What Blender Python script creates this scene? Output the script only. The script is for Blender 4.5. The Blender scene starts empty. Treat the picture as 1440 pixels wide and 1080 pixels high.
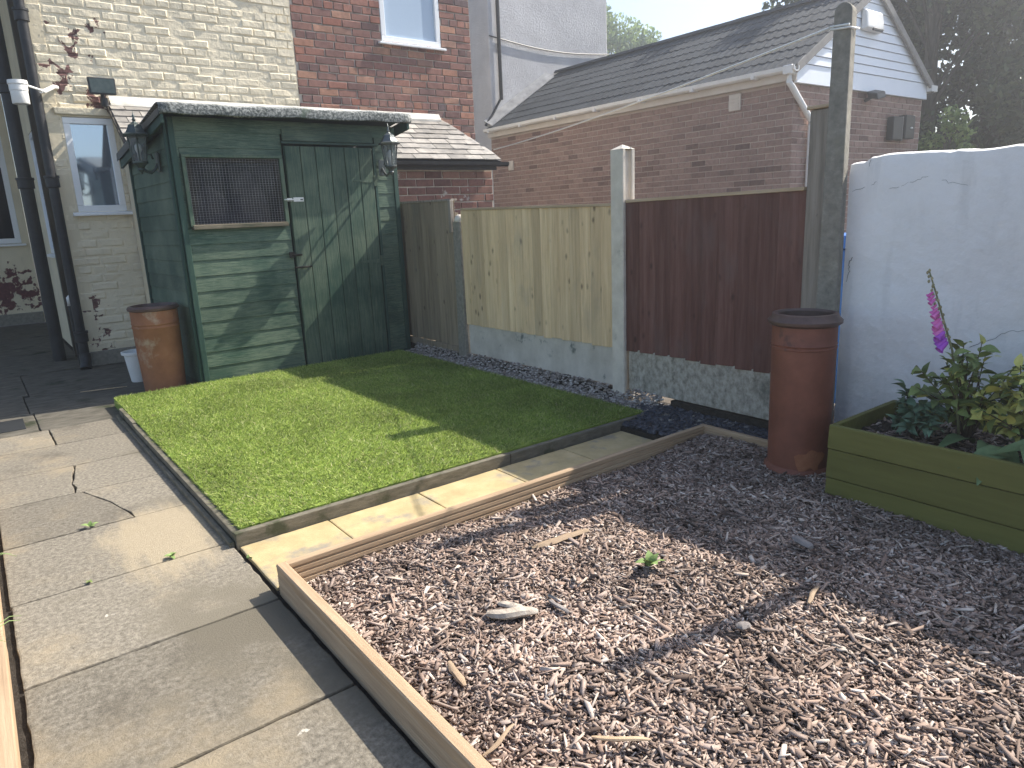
import bpy, bmesh, math, random
import numpy as np
from mathutils import Vector, Matrix
R_ = math.radians
rnd = random.Random(7)
npr = np.random.default_rng(11)
scene = bpy.context.scene
COL = scene.collection

# ------------------------------------------------------------------ camera
FPX, PITCH, ROLL, YAW, CAMH = 990.9, R_(13.459), R_(-2.532), R_(36.942), 1.25
fwd = Vector((math.sin(YAW)*math.cos(PITCH), math.cos(YAW)*math.cos(PITCH), -math.sin(PITCH)))
rt = Vector((math.cos(YAW), -math.sin(YAW), 0)); up = rt.cross(fwd)
r2 = math.cos(ROLL)*rt + math.sin(ROLL)*up; u2 = -math.sin(ROLL)*rt + math.cos(ROLL)*up
cam_d = bpy.data.cameras.new('camera'); cam = bpy.data.objects.new('camera', cam_d); COL.objects.link(cam)
cam.matrix_world = Matrix(((r2.x, u2.x, -fwd.x, 0), (r2.y, u2.y, -fwd.y, 0), (r2.z, u2.z, -fwd.z, CAMH), (0, 0, 0, 1)))
cam_d.sensor_width = 36; cam_d.lens = 36*FPX/1440; cam_d.clip_start = 0.05; cam_d.clip_end = 600
scene.camera = cam

# ------------------------------------------------------------------ sky, sun, exposure
SUN_EL, SUN_AZ = R_(44.5), R_(9.5)
w = bpy.data.worlds.new('World'); scene.world = w; w.use_nodes = True
nt = w.node_tree; bg = nt.nodes['Background']
sky = nt.nodes.new('ShaderNodeTexSky'); sky.sky_type = 'NISHITA'; sky.sun_disc = False
sky.sun_elevation = SUN_EL; sky.sun_rotation = R_(90)+SUN_AZ
sky.air_density = 1.0; sky.dust_density = 1.2; sky.ozone_density = 1.0
nt.links.new(sky.outputs[0], bg.inputs[0]); bg.inputs[1].default_value = 0.12
sl = bpy.data.lights.new('sun', 'SUN'); sl.energy = 5.0; sl.angle = R_(0.55); sl.color = (1.0, 0.94, 0.84)
so = bpy.data.objects.new('sun', sl); COL.objects.link(so); so.location = (20, -2, 20)
dvec = Vector((-math.cos(SUN_EL)*math.cos(SUN_AZ), math.cos(SUN_EL)*math.sin(SUN_AZ), -math.sin(SUN_EL)))
so.rotation_euler = dvec.to_track_quat('-Z', 'Y').to_euler()
vs = scene.view_settings; vs.view_transform = 'Standard'; vs.look = 'None'; vs.exposure = 1.06; vs.gamma = 1

def project(p):
    q = Vector(p)-Vector((0, 0, CAMH)); d = q.dot(fwd)
    if d < .05: return (-9999, -9999, d)
    return (720+FPX*q.dot(r2)/d, 540-FPX*q.dot(u2)/d, d)
def inframe(p, m=15):
    x, y, d = project(p); return -m < x < 1440+m and -m < y < 1080+m

# ------------------------------------------------------------------ materials
MATS = {}
def _ramp(nt, cols):
    r = nt.nodes.new('ShaderNodeValToRGB'); e = r.color_ramp.elements
    while len(e) < len(cols): e.new(0.5)
    for i, (p, c) in enumerate(cols):
        e[i].position = p; e[i].color = (*c, 1)
    return r
def base_mat(name, rough=.8, spec=.3, metallic=0):
    m = bpy.data.materials.new(name); m.use_nodes = True; nt = m.node_tree
    b = nt.nodes['Principled BSDF']; b.inputs['Roughness'].default_value = rough
    b.inputs['Specular IOR Level'].default_value = spec; b.inputs['Metallic'].default_value = metallic
    MATS[name] = m
    return m, nt, b
def coords(nt, stretch=(1, 1, 1), jitter=0):
    g = nt.nodes.new('ShaderNodeNewGeometry'); v = nt.nodes.new('ShaderNodeVectorMath'); v.operation = 'MULTIPLY'
    v.inputs[1].default_value = stretch; nt.links.new(g.outputs['Position'], v.inputs[0]); out = v.outputs[0]
    if jitter:
        oi = nt.nodes.new('ShaderNodeObjectInfo'); mm = nt.nodes.new('ShaderNodeMath'); mm.operation = 'MULTIPLY'; mm.inputs[1].default_value = jitter
        nt.links.new(oi.outputs['Random'], mm.inputs[0]); a = nt.nodes.new('ShaderNodeVectorMath'); a.operation = 'ADD'
        nt.links.new(out, a.inputs[0]); nt.links.new(mm.outputs[0], a.inputs[1]); out = a.outputs[0]
    return out
def noise(nt, vec, scale, detail=6, rough=.6, dist=0):
    n = nt.nodes.new('ShaderNodeTexNoise'); n.inputs['Scale'].default_value = scale; n.inputs['Detail'].default_value = detail
    n.inputs['Roughness'].default_value = rough; n.inputs['Distortion'].default_value = dist
    nt.links.new(vec, n.inputs['Vector']); return n.outputs['Fac']
def mixc(nt, fac, a, b, mode='MIX'):
    m = nt.nodes.new('ShaderNodeMix'); m.data_type = 'RGBA'; m.blend_type = mode
    if isinstance(fac, (int, float)): m.inputs[0].default_value = fac
    else: nt.links.new(fac, m.inputs[0])
    for i, s in ((6, a), (7, b)):
        if isinstance(s, tuple): m.inputs[i].default_value = (*s, 1)
        else: nt.links.new(s, m.inputs[i])
    return m.outputs[2]
def mathn(nt, op, a, b=None, clamp=False):
    m = nt.nodes.new('ShaderNodeMath'); m.operation = op; m.use_clamp = clamp
    for i, s in ((0, a), (1, b)):
        if s is None: continue
        if isinstance(s, (int, float)): m.inputs[i].default_value = s
        else: nt.links.new(s, m.inputs[i])
    return m.outputs[0]
def thresh(nt, v, lo, hi):
    m = nt.nodes.new('ShaderNodeMapRange'); m.inputs[1].default_value = lo; m.inputs[2].default_value = hi; m.interpolation_type = 'SMOOTHSTEP'
    nt.links.new(v, m.inputs[0]); return m.outputs[0]
def bump(nt, b, h, strength, dist=.01):
    n = nt.nodes.new('ShaderNodeBump'); n.inputs['Strength'].default_value = strength; n.inputs['Distance'].default_value = dist
    nt.links.new(h, n.inputs['Height'])
    if b.inputs['Normal'].is_linked: nt.links.new(b.inputs['Normal'].links[0].from_socket, n.inputs['Normal'])
    nt.links.new(n.outputs[0], b.inputs['Normal'])
def objrand(nt, island=False):
    if island:
        return nt.nodes.new('ShaderNodeNewGeometry').outputs['Random Per Island']
    return nt.nodes.new('ShaderNodeObjectInfo').outputs['Random']
def noisy(name, cols, scale=6, stretch=(1, 1, 1), rough=.8, spec=.25, bs=.3, bscale=60, bdist=.004, jitter=0, vary=0, island=False, metallic=0, detail=7, patches=None, dist=0):
    """colour ramp over noise + fine bump; vary = brightness spread per object; patches = [(scale, lo, hi, colour)]"""
    m, nt, b = base_mat(name, rough, spec, metallic)
    v = coords(nt, stretch, jitter)
    r = _ramp(nt, cols); nt.links.new(noise(nt, v, scale, detail, .65, dist), r.inputs[0]); c = r.outputs[0]
    for i, (s, lo, hi, pc) in enumerate(patches or ()):
        p = coords(nt, (1, 1, 1), 0)
        off = nt.nodes.new('ShaderNodeVectorMath'); off.operation = 'ADD'; off.inputs[1].default_value = (13.7*(i+1), 5.1*i, 3.3); nt.links.new(p, off.inputs[0])
        c = mixc(nt, thresh(nt, noise(nt, off.outputs[0], s, 6, .65), lo, hi), c, pc)
    if vary:
        o = objrand(nt, island); k = mathn(nt, 'ADD', mathn(nt, 'MULTIPLY', o, 2*vary), 1-vary)
        h = nt.nodes.new('ShaderNodeHueSaturation'); nt.links.new(k, h.inputs['Value']); nt.links.new(c, h.inputs['Color']); c = h.outputs[0]
    nt.links.new(c, b.inputs['Base Color'])
    if bs: bump(nt, b, noise(nt, v, bscale, 5, .7), bs, bdist)
    return m

def peel_mat(name, cream, under, centres, bs=.5, level=.90):
    m, nt, b = base_mat(name, .75, .25); v = coords(nt)
    n1 = noise(nt, v, 3.0, 6); c = _ramp(nt, [(.3, tuple(x*.86 for x in cream)), (.6, cream), (.8, tuple(min(1, x*1.07) for x in cream))]); nt.links.new(n1, c.inputs[0])
    mask = None
    for (cx, cy, cz, rr) in centres:
        d = nt.nodes.new('ShaderNodeVectorMath'); d.operation = 'DISTANCE'; nt.links.new(v, d.inputs[0]); d.inputs[1].default_value = (cx, cy, cz)
        q = mathn(nt, 'SUBTRACT', 1.0, mathn(nt, 'DIVIDE', d.outputs['Value'], rr), True)
        mask = q if mask is None else mathn(nt, 'MAXIMUM', mask, q)
    n2 = noise(nt, v, 9, 8, .62, .4)
    s = mathn(nt, 'ADD', mathn(nt, 'MULTIPLY', mathn(nt, 'POWER', mask, .5), .45), n2)
    f = thresh(nt, s, level, level+.02)
    dirt = thresh(nt, noise(nt, coords(nt, (6, 6, 1.2)), 1.6, 7), .55, .8)
    col = mixc(nt, mathn(nt, 'MULTIPLY', dirt, .35), c.outputs[0], tuple(x*.55 for x in cream))
    u = _ramp(nt, [(.3, tuple(x*.6 for x in under)), (.7, tuple(min(1, x*1.5) for x in under))]); nt.links.new(noise(nt, v, 25, 4), u.inputs[0])
    nt.links.new(mixc(nt, f, col, u.outputs[0]), b.inputs['Base Color'])
    bump(nt, b, noise(nt, v, 26, 6, .6), bs, .012); bump(nt, b, mathn(nt, 'SUBTRACT', 1.0, f), .6, .006)
    return m

def brick_mat(name, cols, island, mort=.0, white=None, bs=.6, soot=None):
    m, nt, b = base_mat(name, .9, .15); v = coords(nt)
    r = _ramp(nt, cols); r.color_ramp.interpolation = 'LINEAR'; nt.links.new(objrand(nt, island), r.inputs[0])
    n = _ramp(nt, [(.3, (.55, .55, .55)), (.55, (1, 1, 1)), (.8, (1.25, 1.2, 1.15))]); nt.links.new(noise(nt, v, 22, 8, .7), n.inputs[0])
    c = mixc(nt, .8, r.outputs[0], n.outputs[0], 'MULTIPLY')
    if white: c = mixc(nt, thresh(nt, noise(nt, v, white[0], 8, .7), white[1], white[1]+.07), c, (.5, .47, .43))
    if soot: c = mixc(nt, mathn(nt, 'MULTIPLY', thresh(nt, noise(nt, v, 1.1, 4), .45, .7), soot), c, (.05, .04, .045))
    nt.links.new(c, b.inputs['Base Color']); bump(nt, b, noise(nt, v, 70, 7, .75), bs, .008)
    return m

CREAM = (.78, .69, .52)
PEEL = [(1.10, 7.86, 2.95, .30), (.95, 7.86, 2.66, .32), (1.25, 7.86, 2.44, .2), (.90, 7.86, .55, .26), (.95, 7.86, .25, .28), (1.3, 7.86, 3.05, .2)]
peel_mat('cream_paint', CREAM, (.16, .085, .075), PEEL, .85)
peel_mat('cream_plain', (.72, .63, .46), (.13, .05, .05), [(.3, 12.6, .52, .6), (.0, 12.6, .5, .5), (.6, 12.6, .45, .4), (.8, 9, .3, .3)], .25, .84)
RED = [(0, (.15, .095, .09)), (.15, (.31, .165, .135)), (.3, (.20, .125, .115)), (.45, (.38, .19, .145)), (.6, (.25, .15, .13)), (.75, (.34, .155, .115)), (.88, (.47, .26, .18)), (1, (.17, .125, .125))]
brick_mat('red_brick', RED, False, soot=.35); brick_mat('red_brick_rest', RED, True, soot=.35)
OUT = [(0, (.15, .08, .07)), (.4, (.25, .125, .10)), (.7, (.18, .095, .08)), (1, (.30, .165, .125))]
brick_mat('outhouse_brick', OUT, False, white=(7, .60)); brick_mat('outhouse_brick_rest', OUT, True, white=(7, .60))
GAR = [(0, (.15, .095, .082)), (.10, (.25, .165, .140)), (.5, (.30, .20, .168)), (.9, (.33, .225, .19)), (1, (.27, .17, .142))]
brick_mat('garage_brick', GAR, False, bs=.3); brick_mat('garage_brick_rest', GAR, True, bs=.3)
noisy('mortar_old', [(.3, (.36, .31, .26)), (.7, (.62, .56, .48))], 9, bs=.6, bscale=90)
noisy('mortar_garage', [(.3, (.42, .34, .29)), (.7, (.52, .44, .38))], 5, bs=.3)
noisy('upvc', [(.3, (.78, .79, .80)), (.7, (.84, .85, .86))], 3, rough=.3, spec=.5, bs=0)
noisy('white_plastic', [(.3, (.70, .69, .66)), (.7, (.80, .79, .77))], 5, rough=.4, spec=.4, bs=0)
noisy('fascia_cream', [(.3, (.56, .50, .44)), (.7, (.66, .61, .55))], 4, rough=.5, bs=.05)
noisy('black_iron', [(.3, (.010, .010, .012)), (.7, (.030, .030, .032))], 14, rough=.5, spec=.4, bs=.2)
noisy('dark_plastic', [(.3, (.018, .02, .022)), (.7, (.035, .037, .04))], 6, rough=.45, spec=.4, bs=0)
noisy('lead', [(.3, (.20, .20, .21)), (.6, (.38, .38, .38)), (.8, (.50, .50, .48))], 7, rough=.55, spec=.4, bs=.3)
noisy('fillet', [(.3, (.45, .42, .36)), (.7, (.72, .70, .65))], 6, bs=.4)
noisy('slate', [(.25, (.15, .145, .14)), (.55, (.31, .285, .255)), (.8, (.42, .385, .335))], 9, rough=.6, spec=.35, bs=.5, bscale=45, vary=.28, jitter=9)
noisy('roof_tile', [(.3, (.038, .043, .049)), (.65, (.064, .070, .078)), (.85, (.088, .092, .092))], 9, rough=.85, bs=.6, bscale=90, vary=.15, patches=[(5.0, .70, .74, (.33, .33, .30))])
noisy('render_grey', [(.3, (.48, .48, .50)), (.7, (.62, .62, .64))], 2.2, rough=.95, bs=.9, bscale=38, bdist=.02)
noisy('cladding', [(.3, (.74, .78, .84)), (.7, (.80, .84, .90))], 2, rough=.45, spec=.4, bs=.05)
noisy('verge_grey', [(.3, (.20, .19, .18)), (.7, (.32, .30, .28))], 8, bs=.3)
# shed
def paint_wood(name, cols, stretch, worn, lo, hi, rough=.6, jitter=19, vary=.12, bs=.45):
    m, nt, b = base_mat(name, rough, .3); v = coords(nt, stretch, jitter)
    r = _ramp(nt, cols); nt.links.new(noise(nt, v, 1.0, 8, .65), r.inputs[0])
    g = noise(nt, v, 2.6, 9, .75)
    p = noise(nt, coords(nt), 2.4, 5)
    f = mathn(nt, 'MULTIPLY', thresh(nt, mathn(nt, 'ADD', mathn(nt, 'MULTIPLY', g, .65), mathn(nt, 'MULTIPLY', p, .5)), lo, hi), .62)
    c = mixc(nt, f, r.outputs[0], worn)
    o = objrand(nt); k = mathn(nt, 'ADD', mathn(nt, 'MULTIPLY', o, 2*vary), 1-vary)
    h = nt.nodes.new('ShaderNodeHueSaturation'); nt.links.new(k, h.inputs['Value']); nt.links.new(c, h.inputs['Color'])
    nt.links.new(h.outputs[0], b.inputs['Base Color']); bump(nt, b, g, bs, .006)
    return m
GREEN = [(.3, (.016, .048, .034)), (.6, (.026, .068, .048)), (.8, (.042, .088, .062))]
paint_wood('green_board', GREEN, (3, 40, 55), (.22, .265, .185), .44, .74)
paint_wood('green_plank', GREEN, (55, 40, 2.2), (.19, .225, .155), .46, .74)
paint_wood('green_trim', [(.3, (.018, .048, .038)), (.7, (.035, .075, .058))], (30, 30, 4), (.11, .14, .09), .60, .85)
paint_wood('green_worn', [(.3, (.04, .08, .055)), (.7, (.075, .115, .08))], (30, 30, 6), (.14, .16, .11), .5, .7)
paint_wood('rotten_sill', [(.3, (.09, .08, .055)), (.7, (.24, .20, .15))], (4, 30, 40), (.05, .07, .04), .55, .65, .9)
noisy('felt', [(.36, (.05, .058, .055)), (.5, (.17, .18, .175)), (.64, (.42, .42, .40))], 60, rough=.95, bs=.9, bscale=140, detail=3, patches=[(5, .60, .72, (.10, .13, .10))])
noisy('galvanised', [(.3, (.5, .5, .5)), (.7, (.68, .68, .67))], 12, rough=.4, metallic=.6, bs=0)
noisy('wire', [(.3, (.18, .18, .185)), (.7, (.48, .47, .48))], 5, rough=.5, spec=.4, bs=0)
noisy('rust_iron', [(.3, (.018, .016, .014)), (.7, (.045, .036, .030))], 30, rough=.8, bs=.4)
noisy('sack', [(.3, (.16, .14, .19)), (.7, (.58, .52, .62))], 7, bs=.4, bscale=30)
noisy('lantern_metal', [(.3, (.028, .045, .042)), (.7, (.075, .095, .09))], 20, rough=.4, spec=.5, metallic=.3, bs=.1)
noisy('lantern_silver', [(.3, (.07, .08, .08)), (.7, (.17, .18, .175))], 20, rough=.38, spec=.5, metallic=.55, bs=.1)
# fence
def fence_mat(name, cols, knot, kcol, stain=None, vary=.2):
    m, nt, b = base_mat(name, .85, .2); v = coords(nt, (30, 30, 1.6), 23)
    r = _ramp(nt, cols); g = noise(nt, v, 1.2, 8, .7, .3); nt.links.new(g, r.inputs[0]); c = r.outputs[0]
    kv = coords(nt, (9, 14, 6.5), 11); vo = nt.nodes.new('ShaderNodeTexVoronoi'); vo.inputs['Scale'].default_value = 1.0; vo.inputs['Randomness'].default_value = 1
    nt.links.new(kv, vo.inputs['Vector']); d = mathn(nt, 'ADD', vo.outputs['Distance'], mathn(nt, 'MULTIPLY', noise(nt, coords(nt), 30, 4), .16))
    f = mathn(nt, 'MULTIPLY', mathn(nt, 'SUBTRACT', 1.0, thresh(nt, d, knot*.35, knot)), thresh(nt, noise(nt, coords(nt, (1, 3, 1)), 2.2, 3), .36, .58))
    c = mixc(nt, mathn(nt, 'MULTIPLY', f, .85), c, kcol)
    if stain: c = mixc(nt, mathn(nt, 'MULTIPLY', thresh(nt, noise(nt, coords(nt, (2.2, 2.2, .9)), 1.7, 6), .50, .72), stain[1]), c, stain[0])
    o = objrand(nt); k = mathn(nt, 'ADD', mathn(nt, 'MULTIPLY', o, 2*vary), 1-vary)
    h = nt.nodes.new('ShaderNodeHueSaturation'); nt.links.new(k, h.inputs['Value']); nt.links.new(c, h.inputs['Color'])
    nt.links.new(h.outputs[0], b.inputs['Base Color']); bump(nt, b, g, .4, .006)
fence_mat('fence_tan', [(.25, (.46, .32, .18)), (.5, (.66, .485, .285)), (.75, (.78, .60, .38))], .30, (.12, .075, .045), ((.30, .26, .20), .5))
fence_mat('fence_brown', [(.25, (.095, .042, .033)), (.5, (.155, .072, .057)), (.75, (.22, .115, .095))], .30, (.06, .03, .025), ((.17, .12, .11), .5), .18)
fence_mat('fence_old', [(.25, (.14, .11, .075)), (.5, (.25, .20, .14)), (.8, (.33, .27, .20))], .28, (.07, .045, .03), ((.16, .15, .12), .6))
noisy('cap_wood', [(.3, (.38, .27, .17)), (.7, (.55, .42, .28))], 1.2, (30, 2, 30), bs=.3)
noisy('grey_timber', [(.3, (.17, .145, .12)), (.5, (.28, .24, .20)), (.75, (.38, .33, .28))], 1.2, (30, 30, 1.8), bs=.7, bscale=3, patches=[(6, .6, .7, (.09, .08, .065))])
noisy('concrete_post', [(.25, (.50, .445, .37)), (.6, (.67, .61, .52)), (.8, (.75, .69, .60))], 9, rough=.95, bs=.5, bscale=80, patches=[(4.5, .56, .75, (.17, .17, .15))])
noisy('concrete_dark', [(.25, (.16, .148, .125)), (.6, (.27, .25, .21)), (.85, (.42, .38, .31))], 30, rough=.95, bs=.6, bscale=110, patches=[(5, .58, .75, (.26, .24, .18))])
noisy('gravel_board_pale', [(.25, (.42, .375, .315)), (.6, (.62, .565, .49)), (.85, (.74, .69, .61))], 5, (1, 1, .8), rough=.95, bs=.4, bscale=80, patches=[(7, .58, .7, (.17, .18, .16))])
noisy('gravel_board_dirty', [(.3, (.16, .145, .115)), (.5, (.36, .33, .275)), (.75, (.56, .52, .45))], 30, (1, 1, .8), rough=.95, bs=.3, bscale=80, patches=[(3.2, .52, .7, (.12, .12, .10))])
def wall_white():
    m, nt, b = base_mat('wall_white', .85, .2); v = coords(nt)
    r = _ramp(nt, [(.25, (.73, .71, .70)), (.5, (.83, .81, .80)), (.8, (.88, .86, .85))]); nt.links.new(noise(nt, v, 2.2, 8, .65), r.inputs[0])
    st = mathn(nt, 'MULTIPLY', thresh(nt, noise(nt, coords(nt, (1, 5, 1.1)), 2.0, 7), .52, .75), .3)
    nt.links.new(mixc(nt, st, r.outputs[0], (.50, .49, .48)), b.inputs['Base Color'])
    bump(nt, b, noise(nt, v, 5, 7, .55), .45, .05)
wall_white()
# ground
noisy('ground_earth', [(.3, (.06, .05, .04)), (.7, (.13, .11, .09))], 3, bs=.8, bscale=20)
noisy('slab_concrete', [(.25, (.085, .074, .058)), (.5, (.200, .176, .138)), (.75, (.33, .295, .235))], 60, rough=.95, bs=.9, bscale=150, detail=6, vary=.14, patches=[(1.5, .50, .75, (.31, .25, .165)), (2.3, .54, .70, (.115, .10, .078)), (.9, .52, .62, (.16, .14, .105)), (9, .70, .72, (.50, .46, .39))])
noisy('slab_yellow', [(.25, (.36, .28, .145)), (.55, (.48, .375, .20)), (.8, (.54, .44, .27))], 9, rough=.9, bs=.4, bscale=80, vary=.08, patches=[(5, .50, .68, (.27, .24, .19))])
noisy('slab_mossy', [(.3, (.055, .050, .038)), (.6, (.135, .122, .098)), (.85, (.23, .21, .165))], 8, (1, 2.2, 1), rough=.9, bs=.6, bscale=60, patches=[(3, .55, .7, (.03, .035, .018))])
noisy('edging_old', [(.3, (.10, .09, .065)), (.6, (.18, .16, .12)), (.85, (.26, .23, .18))], 2, (8, 8, 30), bs=.6, bscale=6, patches=[(6, .55, .7, (.06, .065, .035))])
def deck(name, st):
    noisy(name, [(.3, (.30, .205, .125)), (.55, (.42, .30, .19)), (.8, (.51, .39, .26))], 1.4, st, rough=.8, bs=.4, bscale=4, jitter=9, vary=.06)
deck('deck_along_x', (1.8, 40, 40)); deck('deck_along_y', (40, 1.8, 40))
def smear():
    m = MATS['slab_concrete']; nt = m.node_tree; b = nt.nodes['Principled BSDF']; src = b.inputs['Base Color'].links[0].from_socket; v = coords(nt, (1, .55, 1))
    d = nt.nodes.new('ShaderNodeVectorMath'); d.operation = 'DISTANCE'; nt.links.new(v, d.inputs[0]); d.inputs[1].default_value = (.46, 3.08*.55, 0)
    f = thresh(nt, mathn(nt, 'ADD', mathn(nt, 'SUBTRACT', 1.0, mathn(nt, 'DIVIDE', d.outputs['Value'], .34)), mathn(nt, 'MULTIPLY', noise(nt, coords(nt, (9, 2.2, 1)), 1.3, 5), 1.1)), .75, 1.15)
    nt.links.new(mixc(nt, mathn(nt, 'MULTIPLY', f, .65), src, (.40, .325, .215)), b.inputs['Base Color'])
smear()
def island_mat(name, cols, rough=.85, spec=.2, trans=0, nscale=0):
    m, nt, b = base_mat(name, rough, spec); r = _ramp(nt, cols); nt.links.new(objrand(nt, True), r.inputs[0]); c = r.outputs[0]
    if nscale:
        n = _ramp(nt, [(.3, (.6, .6, .6)), (.7, (1.15, 1.15, 1.15))]); nt.links.new(noise(nt, coords(nt), nscale, 4), n.inputs[0]); c = mixc(nt, 1.0, c, n.outputs[0], 'MULTIPLY')
    nt.links.new(c, b.inputs['Base Color'])
    if trans:
        t = nt.nodes.new('ShaderNodeBsdfTranslucent'); nt.links.new(c, t.inputs[0]); mx = nt.nodes.new('ShaderNodeMixShader'); mx.inputs[0].default_value = trans
        out = nt.nodes['Material Output']; nt.links.new(b.outputs[0], mx.inputs[1]); nt.links.new(t.outputs[0], mx.inputs[2]); nt.links.new(mx.outputs[0], out.inputs[0])
    return m
island_mat('turf', [(0, (.10, .17, .035)), (.3, (.22, .31, .06)), (.6, (.35, .44, .095)), (.8, (.46, .53, .14)), (.93, (.55, .60, .22)), (.96, (.58, .50, .28)), (1, (.64, .58, .36))], .55, .35, .25, 2.2)
island_mat('bark_chip', [(0, (.10, .07, .055)), (.2, (.22, .16, .13)), (.35, (.40, .295, .235)), (.5, (.27, .185, .145)), (.65, (.46, .355, .29)), (.8, (.36, .28, .24)), (.93, (.56, .46, .385)), (1, (.68, .59, .51))], .85, .2, 0, 4)
island_mat('pebble', [(0, (.12, .11, .10)), (.4, (.26, .22, .19)), (.7, (.36, .31, .28)), (1, (.52, .49, .45))], .8)
island_mat('slate_chip', [(0, (.03, .032, .042)), (.6, (.06, .064, .08)), (.93, (.10, .10, .115)), (1, (.3, .27, .22))], .6, .4)
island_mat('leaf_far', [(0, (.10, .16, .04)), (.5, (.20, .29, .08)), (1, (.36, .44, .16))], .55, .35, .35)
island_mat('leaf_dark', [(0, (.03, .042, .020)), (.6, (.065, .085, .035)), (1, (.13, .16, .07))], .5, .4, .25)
noisy('bark_soil', [(.3, (.045, .03, .024)), (.7, (.16, .105, .08))], 30, bs=1, bscale=60, bdist=.02)
noisy('turf_base', [(.3, (.15, .22, .035)), (.7, (.26, .34, .06))], 30, bs=.5)
noisy('soil', [(.3, (.02, .016, .012)), (.7, (.06, .05, .04))], 30, bs=1, bscale=50, bdist=.02)
noisy('trunk', [(.3, (.05, .045, .035)), (.7, (.12, .10, .08))], 6, (3, 3, .6), bs=.8, bscale=14)
noisy('planter_green', [(.3, (.115, .112, .028)), (.7, (.150, .145, .040))], 1.3, (20, 2, 20), rough=.6, bs=.3, bscale=3, jitter=7, vary=.07, patches=[(11, .72, .74, (.24, .21, .12))])
noisy('terracotta', [(.25, (.135, .045, .028)), (.6, (.205, .072, .044)), (.85, (.26, .105, .065))], 7, rough=.55, spec=.35, bs=.25, bscale=40, patches=[(3, .62, .68, (.11, .042, .03))])
noisy('terracotta_old', [(.25, (.22, .09, .045)), (.6, (.32, .14, .07)), (.85, (.38, .20, .12))], 7, rough=.75, bs=.35, bscale=50, patches=[(4, .55, .68, (.42, .30, .21)), (2.5, .6, .7, (.13, .06, .04))])
noisy('pot_rim', [(.3, (.055, .035, .03)), (.7, (.13, .075, .06))], 12, rough=.45, spec=.45, bs=.2)
noisy('pot_chip', [(.3, (.26, .10, .05)), (.7, (.38, .16, .085))], 20, bs=.6)
noisy('bin_blue', [(.3, (.03, .13, .42)), (.7, (.05, .19, .52))], 5, rough=.45, spec=.4, bs=0)
noisy('rope', [(.3, (.70, .69, .66)), (.7, (.82, .81, .78))], 30, bs=.2)
noisy('leaf_green', [(.3, (.10, .145, .04)), (.7, (.20, .25, .075))], 14, rough=.5, spec=.35, bs=.1, vary=.3)
noisy('leaf_yellow', [(.3, (.34, .34, .08)), (.7, (.58, .54, .16))], 14, rough=.5, spec=.35, bs=.1, vary=.25)
noisy('leaf_blue', [(.3, (.06, .11, .065)), (.7, (.12, .19, .11))], 14, rough=.5, spec=.35, bs=.1, vary=.25)
noisy('leaf_big', [(.3, (.08, .13, .05)), (.7, (.15, .21, .09))], 18, rough=.55, spec=.3, bs=.4, bscale=40)
noisy('leaf_fresh', [(.3, (.16, .24, .07)), (.7, (.27, .36, .13))], 14, rough=.5, bs=0, vary=.2)
noisy('stem', [(.3, (.12, .13, .06)), (.7, (.20, .20, .10))], 14, bs=0)
noisy('stem_dark', [(.3, (.06, .045, .03)), (.7, (.11, .085, .055))], 14, bs=0)
noisy('petal_pink', [(.3, (.58, .10, .36)), (.7, (.72, .22, .50))], 20, rough=.5, bs=0)
noisy('petal_purple', [(.3, (.34, .06, .44)), (.7, (.48, .14, .58))], 20, rough=.5, bs=0)
noisy('seed_bud', [(.3, (.18, .17, .08)), (.7, (.45, .40, .25))], 30, bs=0)
noisy('dead_wood', [(.3, (.30, .25, .20)), (.6, (.48, .42, .35)), (.85, (.60, .54, .46))], 2, (25, 8, 25), bs=.6, bscale=4)
noisy('stick_wood', [(.3, (.24, .17, .11)), (.7, (.42, .31, .21))], 8, bs=.4)
noisy('grey_stone', [(.3, (.16, .14, .13)), (.7, (.30, .27, .25))], 12, bs=.5)
def glass(name, tint, rough=.03, alpha=.5, wav=0, metal=0):
    m, nt, b = base_mat(name, rough, .5, metal); b.inputs['Base Color'].default_value = (*tint, 1)
    tr = nt.nodes.new('ShaderNodeBsdfTransparent'); mx = nt.nodes.new('ShaderNodeMixShader'); mx.inputs[0].default_value = alpha
    out = nt.nodes['Material Output']; nt.links.new(tr.outputs[0], mx.inputs[1]); nt.links.new(b.outputs[0], mx.inputs[2]); nt.links.new(mx.outputs[0], out.inputs[0])
    if wav: bump(nt, b, noise(nt, coords(nt), wav, 3), .12, .01)
glass('pane_clear', (.010, .012, .02), .04, .55)
MATS['pane_clear'].node_tree.nodes['Principled BSDF'].inputs['Specular IOR Level'].default_value = .25
glass('pane_frosted', (.42, .52, .64), .22, 1.0, 60)
glass('pane_bath', (.50, .57, .66), .06, 1.0, 0, .75)
glass('pane_lantern', (.20, .22, .23), .08, .35)
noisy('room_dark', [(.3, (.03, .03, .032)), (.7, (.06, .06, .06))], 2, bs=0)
noisy('bulb_white', [(.3, (.7, .7, .68)), (.7, (.8, .8, .78))], 9, rough=.3, bs=0)

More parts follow.
